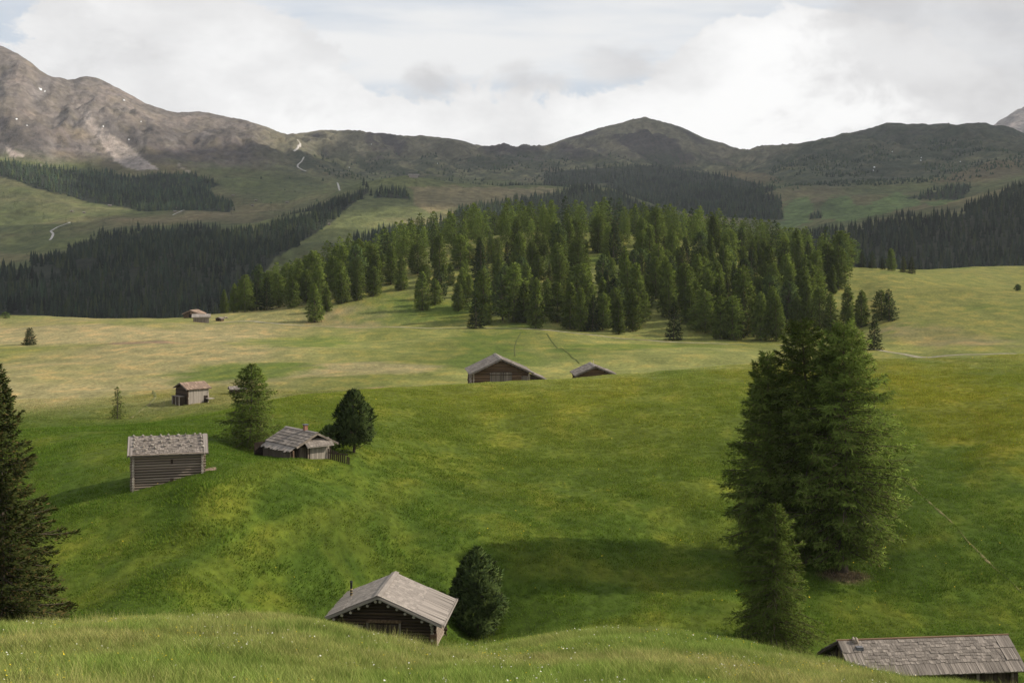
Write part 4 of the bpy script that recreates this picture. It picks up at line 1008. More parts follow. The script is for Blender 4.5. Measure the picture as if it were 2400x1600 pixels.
def stone(parent, p, size, meshes=STONES, name='stone'):
    return put(name, random.choice(meshes), parent, Matrix.Translation(p) @ Euler((random.uniform(0, 6), random.uniform(0, 6), random.uniform(0, 6))).to_matrix().to_4x4() @ Matrix.Diagonal((size * random.uniform(.8, 1.3), size * random.uniform(.8, 1.2), size * random.uniform(.55, .8), 1)))
def tube_part(name, parent, p0, p1, r0, r1, mat, sides=10, link=True):
    V, Fq = tube([p0, tuple((Vector(p0) + Vector(p1)) / 2), p1], [r0, (r0 + r1) / 2, r1], sides)
    f = [tuple(q) for q in Fq] + [tuple(range(sides))[::-1], tuple(range(2 * sides, 3 * sides))]
    return mesh_obj(name, [tuple(v) for v in V], f, mat, parent)

random.seed(21)
# ---- hay hut with stones on its roof -------------------------------------------------
a = R(15.0); fl = Vector((gx(306, 98.0), 98.0, 0)); base = -18.05
ex, ey = Vector((math.cos(a), math.sin(a), 0)), Vector((-math.sin(a), math.cos(a), 0))
LW, DW = 5.15, 3.5
c = fl + ex * (LW / 2) + ey * (DW / 2); c.z = base
h1 = Hut('hay_hut', c, a, 5.95, 2.32, 1.16, 2.32, 1.16, 3.98, over_g=0.4, over_e=0.57)
tag(h1.root, 'log hay hut with flat stones weighing down its shingle roof', 'hut')
h1.roof(M_SHINGLE)
wx, wy = LW / 2, DW / 2
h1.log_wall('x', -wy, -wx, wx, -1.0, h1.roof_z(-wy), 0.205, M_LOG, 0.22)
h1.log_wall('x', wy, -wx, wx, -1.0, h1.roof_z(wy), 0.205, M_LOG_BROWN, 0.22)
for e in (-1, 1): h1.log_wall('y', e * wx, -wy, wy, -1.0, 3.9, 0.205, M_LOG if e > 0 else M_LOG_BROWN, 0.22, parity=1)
ln, es, n = h1.slope(-1)
h1.lay(-1, 0.35, 5.6, 0.02, ln + 0.05, 11, 23, M_SHINGLE, th=0.035, tilt=0.07, ragged=0.16, rot=0.03)
h1.lay(-1, 0.0, 0.34, 0.0, ln + 0.06, 1, 2, M_SHINGLE_PALE, 'board', th=0.05, lap=1.0, tilt=0.0, lift=0.03)
h1.lay(-1, 5.61, 5.95, 0.0, ln + 0.06, 1, 2, M_SHINGLE_PALE, 'board', th=0.05, lap=1.0, tilt=0.0, lift=0.03)
h1.lay(1, 0.0, 5.95, 0.02, ln + 0.05, 7, 12, M_SHINGLE, th=0.04, tilt=0.07)
h1.barge(M_PLANK, ends=(-1, 1))
put('eave_pole', shared('log', M_LOG), h1.root, frame(Vector((0, -2.34, h1.rz - 1.16 + 0.06)), X_, Y_, Z_, (5.9, 0.10, 0.10)))
rf = h1.roofs[-1]; o0 = Vector((-5.95 / 2, 0, h1.rz))
spots = [(x, 0.10) for x in (0.45, 1.15, 1.75, 2.45, 3.05, 3.7, 4.35, 5.0, 5.45)] + [(0.45, .55), (0.42, 1.0), (0.45, 1.45), (0.5, 1.95), (5.45, .5), (5.5, .95), (5.5, 1.4), (5.55, 1.8)] + [(1.2, .7), (1.85, 1.35), (2.5, .95), (3.1, .55), (3.15, 1.05), (3.8, .8), (4.5, 1.0), (1.1, 1.5), (2.0, 1.75), (2.65, 1.55), (3.95, 1.5), (4.75, 1.65), (1.3, 2.0), (1.8, .6), (4.3, .55)]
for x, sl in spots: stone(rf, o0 + X_ * (x + random.uniform(-.06, .06)) + es * sl + n * 0.13, 0.27)
part_box('ramp', h1.root, (wx + 0.2, -0.9, 1.20), (wx + 1.1, 0.5, 1.28), M_SHINGLE_TAN)
part_box('hatch', h1.root, (0.15, -wy - 0.135, 0.55), (0.42, -wy - 0.10, 0.95), M_PLANK_DARK)
part_box('hatch', h1.root, (0.2, -wy - 0.135, 2.05), (0.36, -wy - 0.10, 2.40), M_PLANK_DARK)

# ---- low hut with brick chimney -----------------------------------------------------
rl, rr = at(658, 980, 120.3), at(728, 995, 116.1)
ang = math.atan2(rr.y - rl.y, rr.x - rl.x); mid = (rl + rr) / 2; gz = H(gx(712, 115.5), 115.5)
h2 = Hut('mountain_hut', Vector((mid.x, mid.y, gz)), ang, 5.6, 2.15, 1.08, 2.2, 1.1, mid.z - gz, over_g=0.55, over_e=0.45)
tag(h2.root, 'low weathered hut with a small brick chimney and a pent roof over its door', 'hut')
h2.roof(M_SHINGLE); ln, es, n = h2.slope(-1)
h2.lay(-1, 0.0, 5.6, 0.0, ln + 0.04, 6, 13, M_SHINGLE, 'board', th=0.045, tilt=0.075, lap=1.15, ragged=0.03, rot=0.008)
ln2, es2, n2 = h2.slope(1)
h2.lay(1, 0.0, 5.6, 0.0, ln2 + 0.04, 6, 13, M_SHINGLE, 'board', th=0.045, tilt=0.075, lap=1.15, ragged=0.03, rot=0.008)
h2.barge(M_PLANK, ends=(-1, 1)); h2.ridge_boards(M_SHINGLE_PALE, 0.2)
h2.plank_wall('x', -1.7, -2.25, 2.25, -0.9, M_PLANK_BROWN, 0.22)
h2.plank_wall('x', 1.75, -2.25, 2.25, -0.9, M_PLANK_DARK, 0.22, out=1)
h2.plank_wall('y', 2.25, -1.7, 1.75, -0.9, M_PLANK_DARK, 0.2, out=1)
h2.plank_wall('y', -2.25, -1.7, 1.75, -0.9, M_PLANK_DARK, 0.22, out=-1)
# lower ragged skirt roof along the long side and its plank wall
ez = h2.rz - 1.08
sk = mesh_obj('skirt_roof', [(-2.75, -2.02, ez + 0.02), (2.6, -2.02, ez + 0.02), (2.6, -2.75, ez - 0.36), (-2.75, -2.75, ez - 0.36), (-2.75, -2.02, ez - 0.02), (2.6, -2.02, ez - 0.02), (2.6, -2.75, ez - 0.40), (-2.75, -2.75, ez - 0.40)], [(0, 3, 2, 1), (4, 5, 6, 7), (0, 1, 5, 4), (2, 3, 7, 6), (1, 2, 6, 5), (3, 0, 4, 7)], M_SHINGLE, h2.root)
dn = Vector((0, -0.73, -0.38)).normalized(); nn = Vector((0, -0.38, 0.73)).normalized()
for i in range(19):
    x = -2.78 + i * 0.285
    put('board', shared('board', M_SHINGLE_PALE), sk, rand_rot(frame(Vector((x, -2.0, ez + 0.035)), X_, dn, nn, (0.27, random.uniform(0.75, 1.08), 0.03)), 0.03))
h2.plank_wall('x', -2.5, -2.6, 2.45, -1.0, M_PLANK_BROWN, 0.24, z1=ez - 0.30, rag=0.12, name='lean_to_wall')
h2.plank_wall('y', -2.66, -3.4, -1.5, -0.9, M_PLANK_DARK, 0.24, z1=ez - 0.05, out=-1, rag=0.35, name='leaning_fence')
# pent roof across the gable, limewashed front
px = h2.L / 2
pr_ = mesh_obj('pent_roof', [(px - 0.42, -1.2, ez + 0.52), (px - 0.42, 1.3, ez + 0.52), (px + 0.55, 1.45, ez - 0.02), (px + 0.55, -1.35, ez - 0.02), (px - 0.42, -1.2, ez + 0.46), (px - 0.42, 1.3, ez + 0.46), (px + 0.55, 1.45, ez - 0.08), (px + 0.55, -1.35, ez - 0.08)], [(0, 3, 2, 1), (4, 5, 6, 7), (0, 1, 5, 4), (2, 3, 7, 6), (1, 2, 6, 5), (3, 0, 4, 7)], M_SHINGLE_PALE, h2.root)
dn = Vector((0.97, 0, -0.54)).normalized(); nn = Vector((0.54, 0, 0.97)).normalized()
for i in range(9): put('board', shared('board', M_SHINGLE), pr_, frame(Vector((px - 0.45, -1.33 + i * 0.31, ez + 0.55)), dn, Y_, nn, (1.14, 0.295, 0.03)))
h2.plank_wall('y', 2.75, -0.75, 1.25, -1.0, M_PLANK_WHITE, 0.16, z1=ez + 0.1, out=1, name='limewashed_front')
part_box('door', h2.root, (2.32, -1.62, -0.4), (2.38, -0.86, ez - 0.1), M_PLANK_BROWN)
part_box('post', h2.root, (2.66, -0.98, -0.9), (2.80, -0.84, ez + 0.05), M_LOG)
part_box('post', h2.root, (2.80, -2.58, -0.9), (2.93, -2.45, ez - 0.25), M_LOG_BROWN)
ch = part_box('chimney', h2.root, (0.55, -0.16, h2.rz - 0.3), (0.87, 0.16, h2.rz + 0.52), M_BRICK)
cap = part_box('chimney_cap', h2.root, (0.47, -0.24, h2.rz + 0.56), (0.95, 0.24, h2.rz + 0.62), M_SLATE)
for dx, dy in ((0.57, -0.14), (0.81, -0.14), (0.57, 0.10), (0.81, 0.10)): part_box('cap_leg', h2.root, (dx, dy, h2.rz + 0.5), (dx + 0.05, dy + 0.05, h2.rz + 0.57), M_BRICK)
# paling fence between the hut and the pine
fx0, fx1 = gx(752, 116.5), gx(800, 116.8)
fen = empty('paling_fence', Vector((fx0, 116.5, H(fx0, 116.5))))
tag(fen, 'short dark paling fence running from the chimney hut to the pine', 'fence')
for i in range(11):
    x = (fx1 - fx0) * i / 10; z = H(fx0 + x, 116.6) - H(fx0, 116.5)
    put('paling', shared('plank', M_PLANK_DARK), fen, rand_rot(frame(Vector((x, 0.1, z - 0.3)), X_, Y_, Z_, (0.13, 0.04, 1.25 - 0.03 * i)), 0.03))
put('rail', shared('plank', M_PLANK_DARK), fen, frame(Vector((0, 0.15, 0.55)), Vector((1, 0, (H(fx1, 116.6) - H(fx0, 116.5)) / (fx1 - fx0))).normalized(), Y_, Z_, (fx1 - fx0, 0.05, 0.09)))

# ---- barn with the stovepipe, below the brow ----------------------------------------
f0 = at(867, 1370, 86.9); a = math.atan2(6.55, 0.60); dirr = Vector((math.cos(a), math.sin(a), 0))
L3 = 6.7; mid = f0 + dirr * (L3 / 2); base = -27.2
h3 = Hut('log_barn', Vector((mid.x, mid.y, base)), a, L3, 4.42, 1.86, 4.42, 1.86, f0.z - base, over_g=0.85, over_e=0.75, thick=0.10)
tag(h3.root, 'log barn with a silvery board roof and thin stovepipe, half hidden behind the near brow', 'barn')
h3.roof(M_SHINGLE_PALE); ln, es, n = h3.slope(-1)
gxw = -L3 / 2 + 0.85; wyy = 3.65
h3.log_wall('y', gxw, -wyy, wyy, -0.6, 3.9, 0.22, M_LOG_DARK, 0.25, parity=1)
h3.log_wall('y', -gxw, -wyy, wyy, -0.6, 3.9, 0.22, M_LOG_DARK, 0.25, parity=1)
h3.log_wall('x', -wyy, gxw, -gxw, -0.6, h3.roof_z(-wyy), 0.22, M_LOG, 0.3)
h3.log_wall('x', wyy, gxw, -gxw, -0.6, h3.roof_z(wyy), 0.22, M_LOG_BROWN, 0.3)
for side in (-1, 1):
    h3.lay(side, 0.18, L3 - 0.05, 0.0, 3.1, 12, 15, M_SHINGLE_PALE, 'board', th=0.022, tilt=0.02, ragged=0.08, lap=1.3, rot=0.004)
    h3.lay(side, 0.10, L3, 3.12, ln + 0.05, 1, 22, M_SHINGLE_PALE, 'board', th=0.04, lap=1.18, tilt=0.012, ragged=0.02, rot=0.006)
    h3.lay(side, 0.0, 0.17, 0.0, ln + 0.05, 2, 1, M_SHINGLE_PALE, 'board', th=0.05, lap=1.05, tilt=0.01, lift=0.035)
h3.barge(M_SHINGLE_PALE, h=0.12, ends=(-1, 1))
h3.ridge_boards(M_SHINGLE_PALE, 0.3)
for k, off in enumerate((0.0, 0.10)):
    put('gutter_board', shared('plank', M_SHINGLE_PALE), h3.root, frame(Vector((-L3 / 2 - 0.1, -4.50 - off, h3.rz - 1.93 - 0.03 * k)), X_, Y_, Z_, (L3 + 0.2, 0.045, 0.15)))
for side in (-1, 1):
    for k in range(7):
        sl = 0.28 + k * 0.63; l_, e_, n_ = h3.slope(side)
        p = Vector((-L3 / 2 + 0.56, 0, h3.rz)) + e_ * sl - n_ * (0.27 + 0.05 * (k % 2))
        put('rafter_end', cyl_mesh('rafter_end', M_LOG_DARK, 10, 0.04, k, M_END), h3.root, frame(p, X_, Y_, Z_, (1.0, 0.20, 0.20)))
dr = h3.plank_wall('y', gxw - 0.14, -1.35, 0.75, -0.4, M_PLANK_DARK, 0.2, z1=2.05, out=-1, name='door', th=0.05)
part_box('window_shutter', h3.root, (gxw - 0.26, 1.15, 1.15), (gxw - 0.20, 1.75, 1.95), M_PLANK)
part_box('door_post', h3.root, (gxw - 0.27, -1.48, -0.4), (gxw - 0.13, -1.36, 2.15), M_PLANK)
part_box('door_post', h3.root, (gxw - 0.27, 0.76, -0.4), (gxw - 0.13, 0.88, 2.15), M_PLANK)
part_box('lintel', h3.root, (gxw - 0.28, -1.5, 2.16), (gxw - 0.12, 0.9, 2.34), M_LOG_BROWN)
part_box('corner_board', h3.root, (gxw - 0.30, -3.98, -0.5), (gxw - 0.24, -3.50, 1.45), M_REDBOARD)
for k in range(7):
    for j in range(3): stone(h3.root, Vector((gxw - 0.25 + 0.05 * j, -3.2 - 0.45 * j * 0.8 + random.uniform(-.1, .1), -0.55 + 0.16 * (k % 3))), 0.34, MASON, 'foundation_stone') if k < 3 else None
ps = (788 - 867) / F * 91.0; pl = 2.75; px_, pz = -L3 / 2 + 4.3, h3.rz - pl / 4.42 * 1.86
ch = tube_part('stovepipe', h3.root, (px_, pl, pz - 0.2), (px_, pl, pz + 0.98), 0.085, 0.085, M_PIPE)
for k in range(3): tube_part('pipe_band', ch, (px_, pl, pz + 0.06 + 0.2 * k), (px_, pl, pz + 0.15 + 0.2 * k), 0.092, 0.092, M_PIPEB)
tube_part('pipe_cap', ch, (px_, pl, pz + 1.02), (px_, pl, pz + 1.12), 0.13, 0.05, M_PIPE)

# ---- long shingled barn at the lower corner --------------------------------------------
r0 = at(1924, 1473, 75.0); a = R(6.3); dirr = Vector((math.cos(a), math.sin(a), 0)); L4 = 10.5
mid = r0 + dirr * (L4 / 2); base = -26.2
h4 = Hut('shingled_barn', Vector((mid.x, mid.y, base)), a, L4, 2.25, 1.36, 3.5, 1.75, mid.z - base, over_g=0.4, over_e=0.5, thick=0.09)
tag(h4.root, 'long low barn with a weathered wooden shingle roof cut by the lower picture edge', 'barn')
h4.roof(M_SHINGLE); ln, es, n = h4.slope(-1)
h4.lay(-1, 1.15, 9.55, 0.02, 1.88, 8, 29, M_SHINGLE, th=0.04, tilt=0.06, ragged=0.13, lap=1.3, rot=0.02)
h4.lay(-1, 0.0, L4, 1.72, ln + 0.06, 1, 54, M_SHINGLE, 'board', th=0.035, lap=1.0, tilt=0.015, ragged=0.03, rot=0.008)
for (x0, x1) in ((0.0, 1.13), (9.57, L4)):
    h4.lay(-1, x0, x1, 0.0, 1.84, 2, 6, M_SHINGLE, 'board', th=0.04, lap=1.12, tilt=0.04, ragged=0.02, rot=0.008, lift=0.012)
ln2, es2, n2 = h4.slope(1)
h4.lay(1, 0.0, L4, 0.0, ln2 + 0.04, 5, 22, M_SHINGLE, th=0.04, tilt=0.05)
put('ridge_pole', shared('log', M_LOG_BROWN), h4.root, frame(Vector((0, 0.06, h4.rz + 0.07)), X_, Y_, Z_, (L4 + 0.1, 0.14, 0.12)))
h4.barge(M_PLANK_DARK, h=0.14)
h4.plank_wall('x', -1.75, -4.9, 4.9, -1.0, M_PLANK_DARK, 0.25, out=-1)
h4.plank_wall('x', 3.25, -4.9, 4.9, -1.0, M_PLANK_DARK, 0.3, out=1)
for e in (-1, 1): h4.plank_wall('y', e * 4.9, -1.75, 3.25, -1.0, M_PLANK_DARK, 0.25, out=e)
for x in (-4.3, -0.8, 2.4, 4.5): part_box('post', h4.root, (x - 0.08, -1.98, -1.0), (x + 0.08, -1.83, h4.roof_z(-1.9) - 0.02), M_LOG)
part_box('strut', h4.root, (2.5, -1.97, 0.75), (3.9, -1.88, 0.84), M_REDBOARD)
chm = tube_part('chimney', h4.root, (1.02 - L4 / 2, -0.12, h4.rz - 0.25), (1.02 - L4 / 2, -0.12, h4.rz + 0.12), 0.17, 0.15, M_MASON, 8)
for k in range(9):
    w = k * 0.7; stone(chm, Vector((1.02 - L4 / 2 + 0.14 * math.cos(w), -0.12 + 0.14 * math.sin(w), h4.rz + 0.02 + 0.16 * (k % 2))), 0.20, MASON)
part_box('flashing', chm, (0.9 - L4 / 2, -0.72, h4.rz - 0.36), (1.3 - L4 / 2, -0.38, h4.rz - 0.15), M_SLATE)
tb = empty('wooden_table', Vector((gx(2348, 73.5), 73.5, H(gx(2348, 73.5), 73.5))), 0.1)
tag(tb, 'grey plank table beside the end of the shingled barn', 'table')
for k in range(4): put('plank', shared('plank', M_PLANK), tb, frame(Vector((-0.7, -0.4 + 0.2 * k, 0.72)), X_, Y_, Z_, (1.5, 0.19, 0.05)))
for sx in (-0.55, 0.55):
    for sy in (-0.3, 0.3): part_box('leg', tb, (sx - 0.05, sy - 0.05, -0.3), (sx + 0.05, sy + 0.05, 0.72), M_PLANK)

# ---- big barn behind the crest ------------------------------------------------------------
f0 = at(1151.5, 824.5, 203.0); a = math.atan2(11.0, -1.13); dirr = Vector((math.cos(a), math.sin(a), 0)); L5 = 11.2
mid = f0 + dirr * (L5 / 2); base = H(f0.x, 206.0) - 0.1
h5 = Hut('log_barn', Vector((mid.x, mid.y, base)), a, L5, 5.2, 2.3, 5.05, 2.42, f0.z - base, over_g=0.9, over_e=0.7, thick=0.14)
tag(h5.root, 'large brown log barn with wide plank doors peeping over the hill crest', 'barn')
h5.roof(M_SHINGLE); ln, es, n = h5.slope(1); lnf, _, _ = h5.slope(-1)
h5.lay(1, 0.0, L5, 0.0, ln + 0.05, 11, 22, M_SHINGLE, th=0.05, tilt=0.05, ragged=0.06, rot=0.01)
h5.lay(-1, 0.0, L5, 0.0, lnf + 0.05, 10, 16, M_SHINGLE, th=0.05, tilt=0.05, ragged=0.06, rot=0.01)
h5.barge(M_SHINGLE, h=0.2, t=0.06, ends=(-1, 1)); h5.ridge_boards(M_SHINGLE_PALE, 0.35)
gw = -L5 / 2 + 0.9; wl_, wr_ = 4.35, -4.5
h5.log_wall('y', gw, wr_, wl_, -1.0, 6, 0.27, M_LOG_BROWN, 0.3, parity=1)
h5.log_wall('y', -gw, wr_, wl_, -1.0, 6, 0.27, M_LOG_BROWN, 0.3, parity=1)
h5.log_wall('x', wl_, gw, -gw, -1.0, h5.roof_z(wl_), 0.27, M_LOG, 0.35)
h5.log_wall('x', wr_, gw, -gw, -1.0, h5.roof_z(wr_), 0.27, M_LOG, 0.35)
h5.plank_wall('y', gw - 0.2, -1.75, 1.75, -0.8, M_PLANK, 0.22, z1=h5.rz - 2.15, out=-1, name='door', th=0.07, rag=0.04)
part_box('door_rail', h5.root, (gw - 0.36, -1.8, h5.rz - 2.62), (gw - 0.31, 1.8, h5.rz - 2.48), M_PLANK_DARK)
part_box('door_gap_strip', h5.root, (gw - 0.34, -0.03, -0.8), (gw - 0.305, 0.03, h5.rz - 2.2), M_PLANK_DARK)  # dark strip painted in for the shaded gap between the leaves
h5.plank_wall('y', gw - 0.2, -4.3, -3.3, -0.8, M_PLANK, 0.2, z1=h5.rz - 2.75, out=-1, name='side_door', th=0.07)
# lean-to on its right side
zr = h5.rz - 2.3 - 0.05
lt = mesh_obj('lean_to_roof', [(-L5 / 2 + 0.3, -4.95, zr - 0.05), (3.0, -4.95, zr - 0.05), (3.0, -7.55, zr - 1.22), (-L5 / 2 + 0.3, -7.55, zr - 1.22), (-L5 / 2 + 0.3, -4.95, zr - 0.17), (3.0, -4.95, zr - 0.17), (3.0, -7.55, zr - 1.34), (-L5 / 2 + 0.3, -7.55, zr - 1.34)], [(0, 3, 2, 1), (4, 5, 6, 7), (0, 1, 5, 4), (2, 3, 7, 6), (1, 2, 6, 5), (3, 0, 4, 7)], M_SHINGLE, h5.root)
dn = Vector((0, -2.6, -1.17)).normalized(); nn = Vector((0, -1.17, 2.6)).normalized()
for r in range(3):
    for i in range(14): put('shingle', shared('shingle', M_SHINGLE), lt, rand_rot(frame(Vector((-L5 / 2 + 0.3 + i * 0.59, -4.95, zr - 0.03)) + dn * (r * 0.95) + nn * 0.03, X_, dn, nn, (0.57, 1.05, 0.05)), 0.01))
wlt = mesh_obj('lean_to_gable', [(gw - 0.05, -4.75, -1.2), (gw - 0.05, -7.2, -1.2), (gw - 0.05, -7.2, zr - 1.20), (gw - 0.05, -4.75, zr - 0.12), (gw + 0.05, -4.75, -1.2), (gw + 0.05, -7.2, -1.2), (gw + 0.05, -7.2, zr - 1.20), (gw + 0.05, -4.75, zr - 0.12)], [(0, 3, 2, 1), (4, 5, 6, 7), (0, 1, 5, 4), (1, 2, 6, 5), (2, 3, 7, 6), (3, 0, 4, 7)], M_PLANK_DARK, h5.root)
for i in range(10):
    yy = -7.2 + i * 0.245; put('plank', shared('plank', M_PLANK_DARK), wlt, frame(Vector((gw - 0.10, yy + 0.01, -1.2)), X_, Y_, Z_, (0.045, 0.225, zr + 1.2 - 1.22 + (yy + 7.2) * 0.44)))
h5.plank_wall('x', -7.2, gw, 2.6, -1.2, M_PLANK_DARK, 0.3, z1=zr - 1.2, out=-1, name='lean_to_wall')
# ---- smaller barn beside it
f0 = at(1368, 841.5, 212.0); a = math.atan2(7.9, -0.45); dirr = Vector((math.cos(a), math.sin(a), 0)); L6 = 8.0
mid = f0 + dirr * (L6 / 2); base = H(f0.x, 214.0) - 0.1
h6 = Hut('hay_barn', Vector((mid.x, mid.y, base)), a, L6, 3.7, 1.5, 3.45, 1.52, f0.z - base, over_g=0.8, over_e=0.6, thick=0.14)
tag(h6.root, 'small dark log barn showing only its gable and roof above the hill crest', 'barn')
h6.roof(M_SHINGLE); ln, es, n = h6.slope(1); lnf, _, _ = h6.slope(-1)
h6.lay(1, 0.0, L6, 0.0, ln + 0.05, 8, 16, M_SHINGLE, th=0.05, tilt=0.05, ragged=0.08, rot=0.012)
h6.lay(-1, 0.0, L6, 0.0, lnf + 0.05, 7, 12, M_SHINGLE, th=0.05, tilt=0.05, ragged=0.08, rot=0.012)
h6.barge(M_SHINGLE, h=0.17, t=0.06); h6.ridge_boards(M_SHINGLE_PALE, 0.3)
gw = -L6 / 2 + 0.8
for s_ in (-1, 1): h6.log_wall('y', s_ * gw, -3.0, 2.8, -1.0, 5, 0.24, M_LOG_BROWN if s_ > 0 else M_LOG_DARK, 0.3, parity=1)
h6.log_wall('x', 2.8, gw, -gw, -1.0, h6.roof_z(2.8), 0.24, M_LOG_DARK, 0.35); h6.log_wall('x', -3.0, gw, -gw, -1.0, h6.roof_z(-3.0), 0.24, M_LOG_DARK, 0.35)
pole = tube_part('pole', h6.root, (-1.2, 0, h6.rz - 0.05), (-1.2, 0, h6.rz + 0.9), 0.05, 0.03, M_END, 6)

# ---- hut on the plateau edge ---------------------------------------------------------------
r0 = at(412.5, 879, 199.0); a = R(43.0); dirr = Vector((math.cos(a), math.sin(a), 0)); L7 = 4.3
mid = r0 + dirr * (L7 / 2); base = at(431, 922, 198.0).z
h7 = Hut('hay_hut', Vector((mid.x, mid.y, base)), a, L7, 2.25, 0.92, 2.1, 0.86, mid.z - base, over_g=0.45, over_e=0.35, thick=0.08)
tag(h7.root, 'small hay hut with a tan roof and pale plank side on the plateau', 'hut')
h7.roof(M_SHINGLE_TAN); ln, es, n = h7.slope(-1)
h7.lay(-1, 0.0, L7, 0.0, ln + 0.03, 4, 13, M_SHINGLE_TAN, 'board', th=0.035, tilt=0.03, lap=1.2, rot=0.006); h7.lay(1, 0.0, L7, 0.0, ln, 4, 10, M_SHINGLE_TAN, 'board', th=0.035, tilt=0.03, lap=1.15, rot=0.006)
h7.barge(M_PLANK, h=0.13, t=0.05)
h7.plank_wall('x', -1.85, -1.75, 1.75, -0.7, M_PLANK_WHITE, 0.22, out=-1); h7.plank_wall('x', 1.75, -1.75, 1.75, -0.7, M_PLANK, 0.25, out=1)
h7.log_wall('y', -1.75, -1.85, 1.75, -0.7, 4, 0.2, M_LOG_DARK, 0.1, parity=1); h7.log_wall('y', 1.75, -1.85, 1.75, -0.7, 4, 0.2, M_LOG, 0.1, parity=1)
part_box('doorway_panel', h7.root, (1.0, -1.97, -0.4), (1.6, -1.90, 0.75), M_INNER)  # near-black panel stands in for the shade of an opening
part_box('ramp', h7.root, (1.2, -2.9, 0.25), (2.3, -1.95, 0.33), M_SHINGLE_PALE)
part_box('annex_wall', h7.root, (-2.75, -1.2, -0.6), (-1.90, 1.2, 0.72), M_PLANK_DARK)
part_box('annex_roof', h7.root, (-2.9, -1.3, 0.73), (-1.90, 1.3, 0.80), M_PLANK)
for y in (-1.1, 0.0, 1.1): part_box('post', h7.root, (-2.86, y - 0.06, -0.6), (-2.76, y + 0.06, 0.72), M_PLANK_WHITE)

# ---- small far huts, plainly built
def far_hut(name, u, v, dmin, dmax, wpx, rise, angle, Lratio, label, roofm, wallm, cat='hut', wall_h=1.7, pit=0.42, group=None):
    d = depth_at(u, v, dmin, dmax); L = wpx * d / F; w = L / Lratio / 2
    p = spot(u, d); p.z -= 0.15
    hh = Hut(name, p, angle, L, w, w * pit, w, w * pit, wall_h + w * pit, over_g=0.1 * L, over_e=0.16 * w, thick=0.04 * L)
    hh.roof(roofm)
    for sd in (-1, 1): hh.lay(sd, 0, L, 0, hh.slope(sd)[0], 2, 7, roofm, 'board', th=0.02 * L, tilt=0.02, rot=0.004)
    y = w * 0.84; x = L * 0.4
    for pos, o_ in ((-y, -1), (y, 1)): hh.plank_wall('x', pos, -x, x, -0.8, wallm, L / 9, out=o_)
    for pos, o_ in ((-x, -1), (x, 1)): hh.plank_wall('y', pos, -y, y, -0.8, wallm, L / 9, out=o_)
    part_box('door', hh.root, (-x - 0.12, -0.12 * L, -0.3), (-x - 0.075, 0.12 * L, wall_h * 0.9), M_INNER)
    tag(hh.root, label, cat, group); return hh
far_hut('hay_hut', 545, 903, 185, 260, 40, 0, R(20), 1.3, 'little dark hut half hidden behind the pointed larch', M_SHINGLE, M_LOG_DARK, wall_h=0.85)
far_hut('hay_hut', 462, 740, 360, 478, 42, 0, R(12), 1.35, 'far plank hut with grey roof at the rim of the plateau', M_SHINGLE_PALE, M_PLANK, wall_h=2.0)
far_hut('hay_hut', 446, 729, 440, 482, 42, 0, R(80), 1.0, 'far hut with a wide tan roof behind another hut at the plateau rim', M_SHINGLE_TAN, M_LOG_BROWN, wall_h=1.6)
far_hut('hay_hut', 505, 737, 380, 480, 16, 0, R(70), 1.0, 'smallest far hut where the gravel path meets the plateau rim', M_SHINGLE, M_LOG_DARK, wall_h=1.0)
lodge = far_hut('mountain_lodge', 950, 408, 2300, 2640, 26, 0, R(4), 2.2, 'pale long lodge on top of the grassy ski knoll', M_SHINGLE_PALE, M_PLANK_WHITE, 'lodge', wall_h=4.5)
for (u, v) in ((193, 490), (252, 474), (402, 487), (470, 473), (480, 473), (535, 450), (588, 462), (660, 466), (580, 474), (756, 517), (405, 480), (165, 487), (1790, 530)):
    far_hut('alp_hut', u, v, 1500, 3300, random.uniform(6, 9), 0, random.uniform(-0.5, 0.5), 1.3, 'tiny hut on the distant alp below the mountains', M_SHINGLE_PALE, M_PLANK, wall_h=2.2, group='tiny huts on the distant alp')
for u, v, s_ in ((516, 730, 0.9), (521, 731, 0.7)):
    d = depth_at(u, v, 380, 500); p = spot(u, d)
    o = bpy.data.objects.new('boulder', MASON[0 if s_ > .8 else 1]); COL.objects.link(o); o.location = p + Vector((0, 0, 0.2)); o.scale = (s_ * 1.4, s_, s_)
    tag(o, ('larger' if s_ > .8 else 'smaller') + ' pale boulder near the gravel path at the edge of the wood', 'boulder')

# ------------------------------------------------------------------ paths and ditches
def plain_mat(name, c0, c1, sc=1.0, rough=0.95):
    m, t, out = material(name); geo = t.new('ShaderNodeNewGeometry')
    n = t.noise(geo.outputs['Position'], sc, 5.0, 0.65)
    principled(t, out, t.mix(t.mapr(n, 0.3, 0.7), c0, c1), rough, None, 0.05); return m
M_GRAVEL = plain_mat('path_gravel', (0.20, 0.18, 0.115), (0.31, 0.28, 0.19), 0.6)
M_TRACK = plain_mat('trodden_track', (0.058, 0.088, 0.013), (0.21, 0.175, 0.085), 1.1)
M_DITCH = plain_mat('ditch_sedge', (0.058, 0.072, 0.018), (0.105, 0.115, 0.032), 0.8)
M_PALEPATH = plain_mat('mountain_track_stone', (0.34, 0.31, 0.28), (0.50, 0.47, 0.43), 0.05)
M_SNOW = plain_mat('old_snow', (0.70, 0.71, 0.73), (0.82, 0.82, 0.83), 0.05)
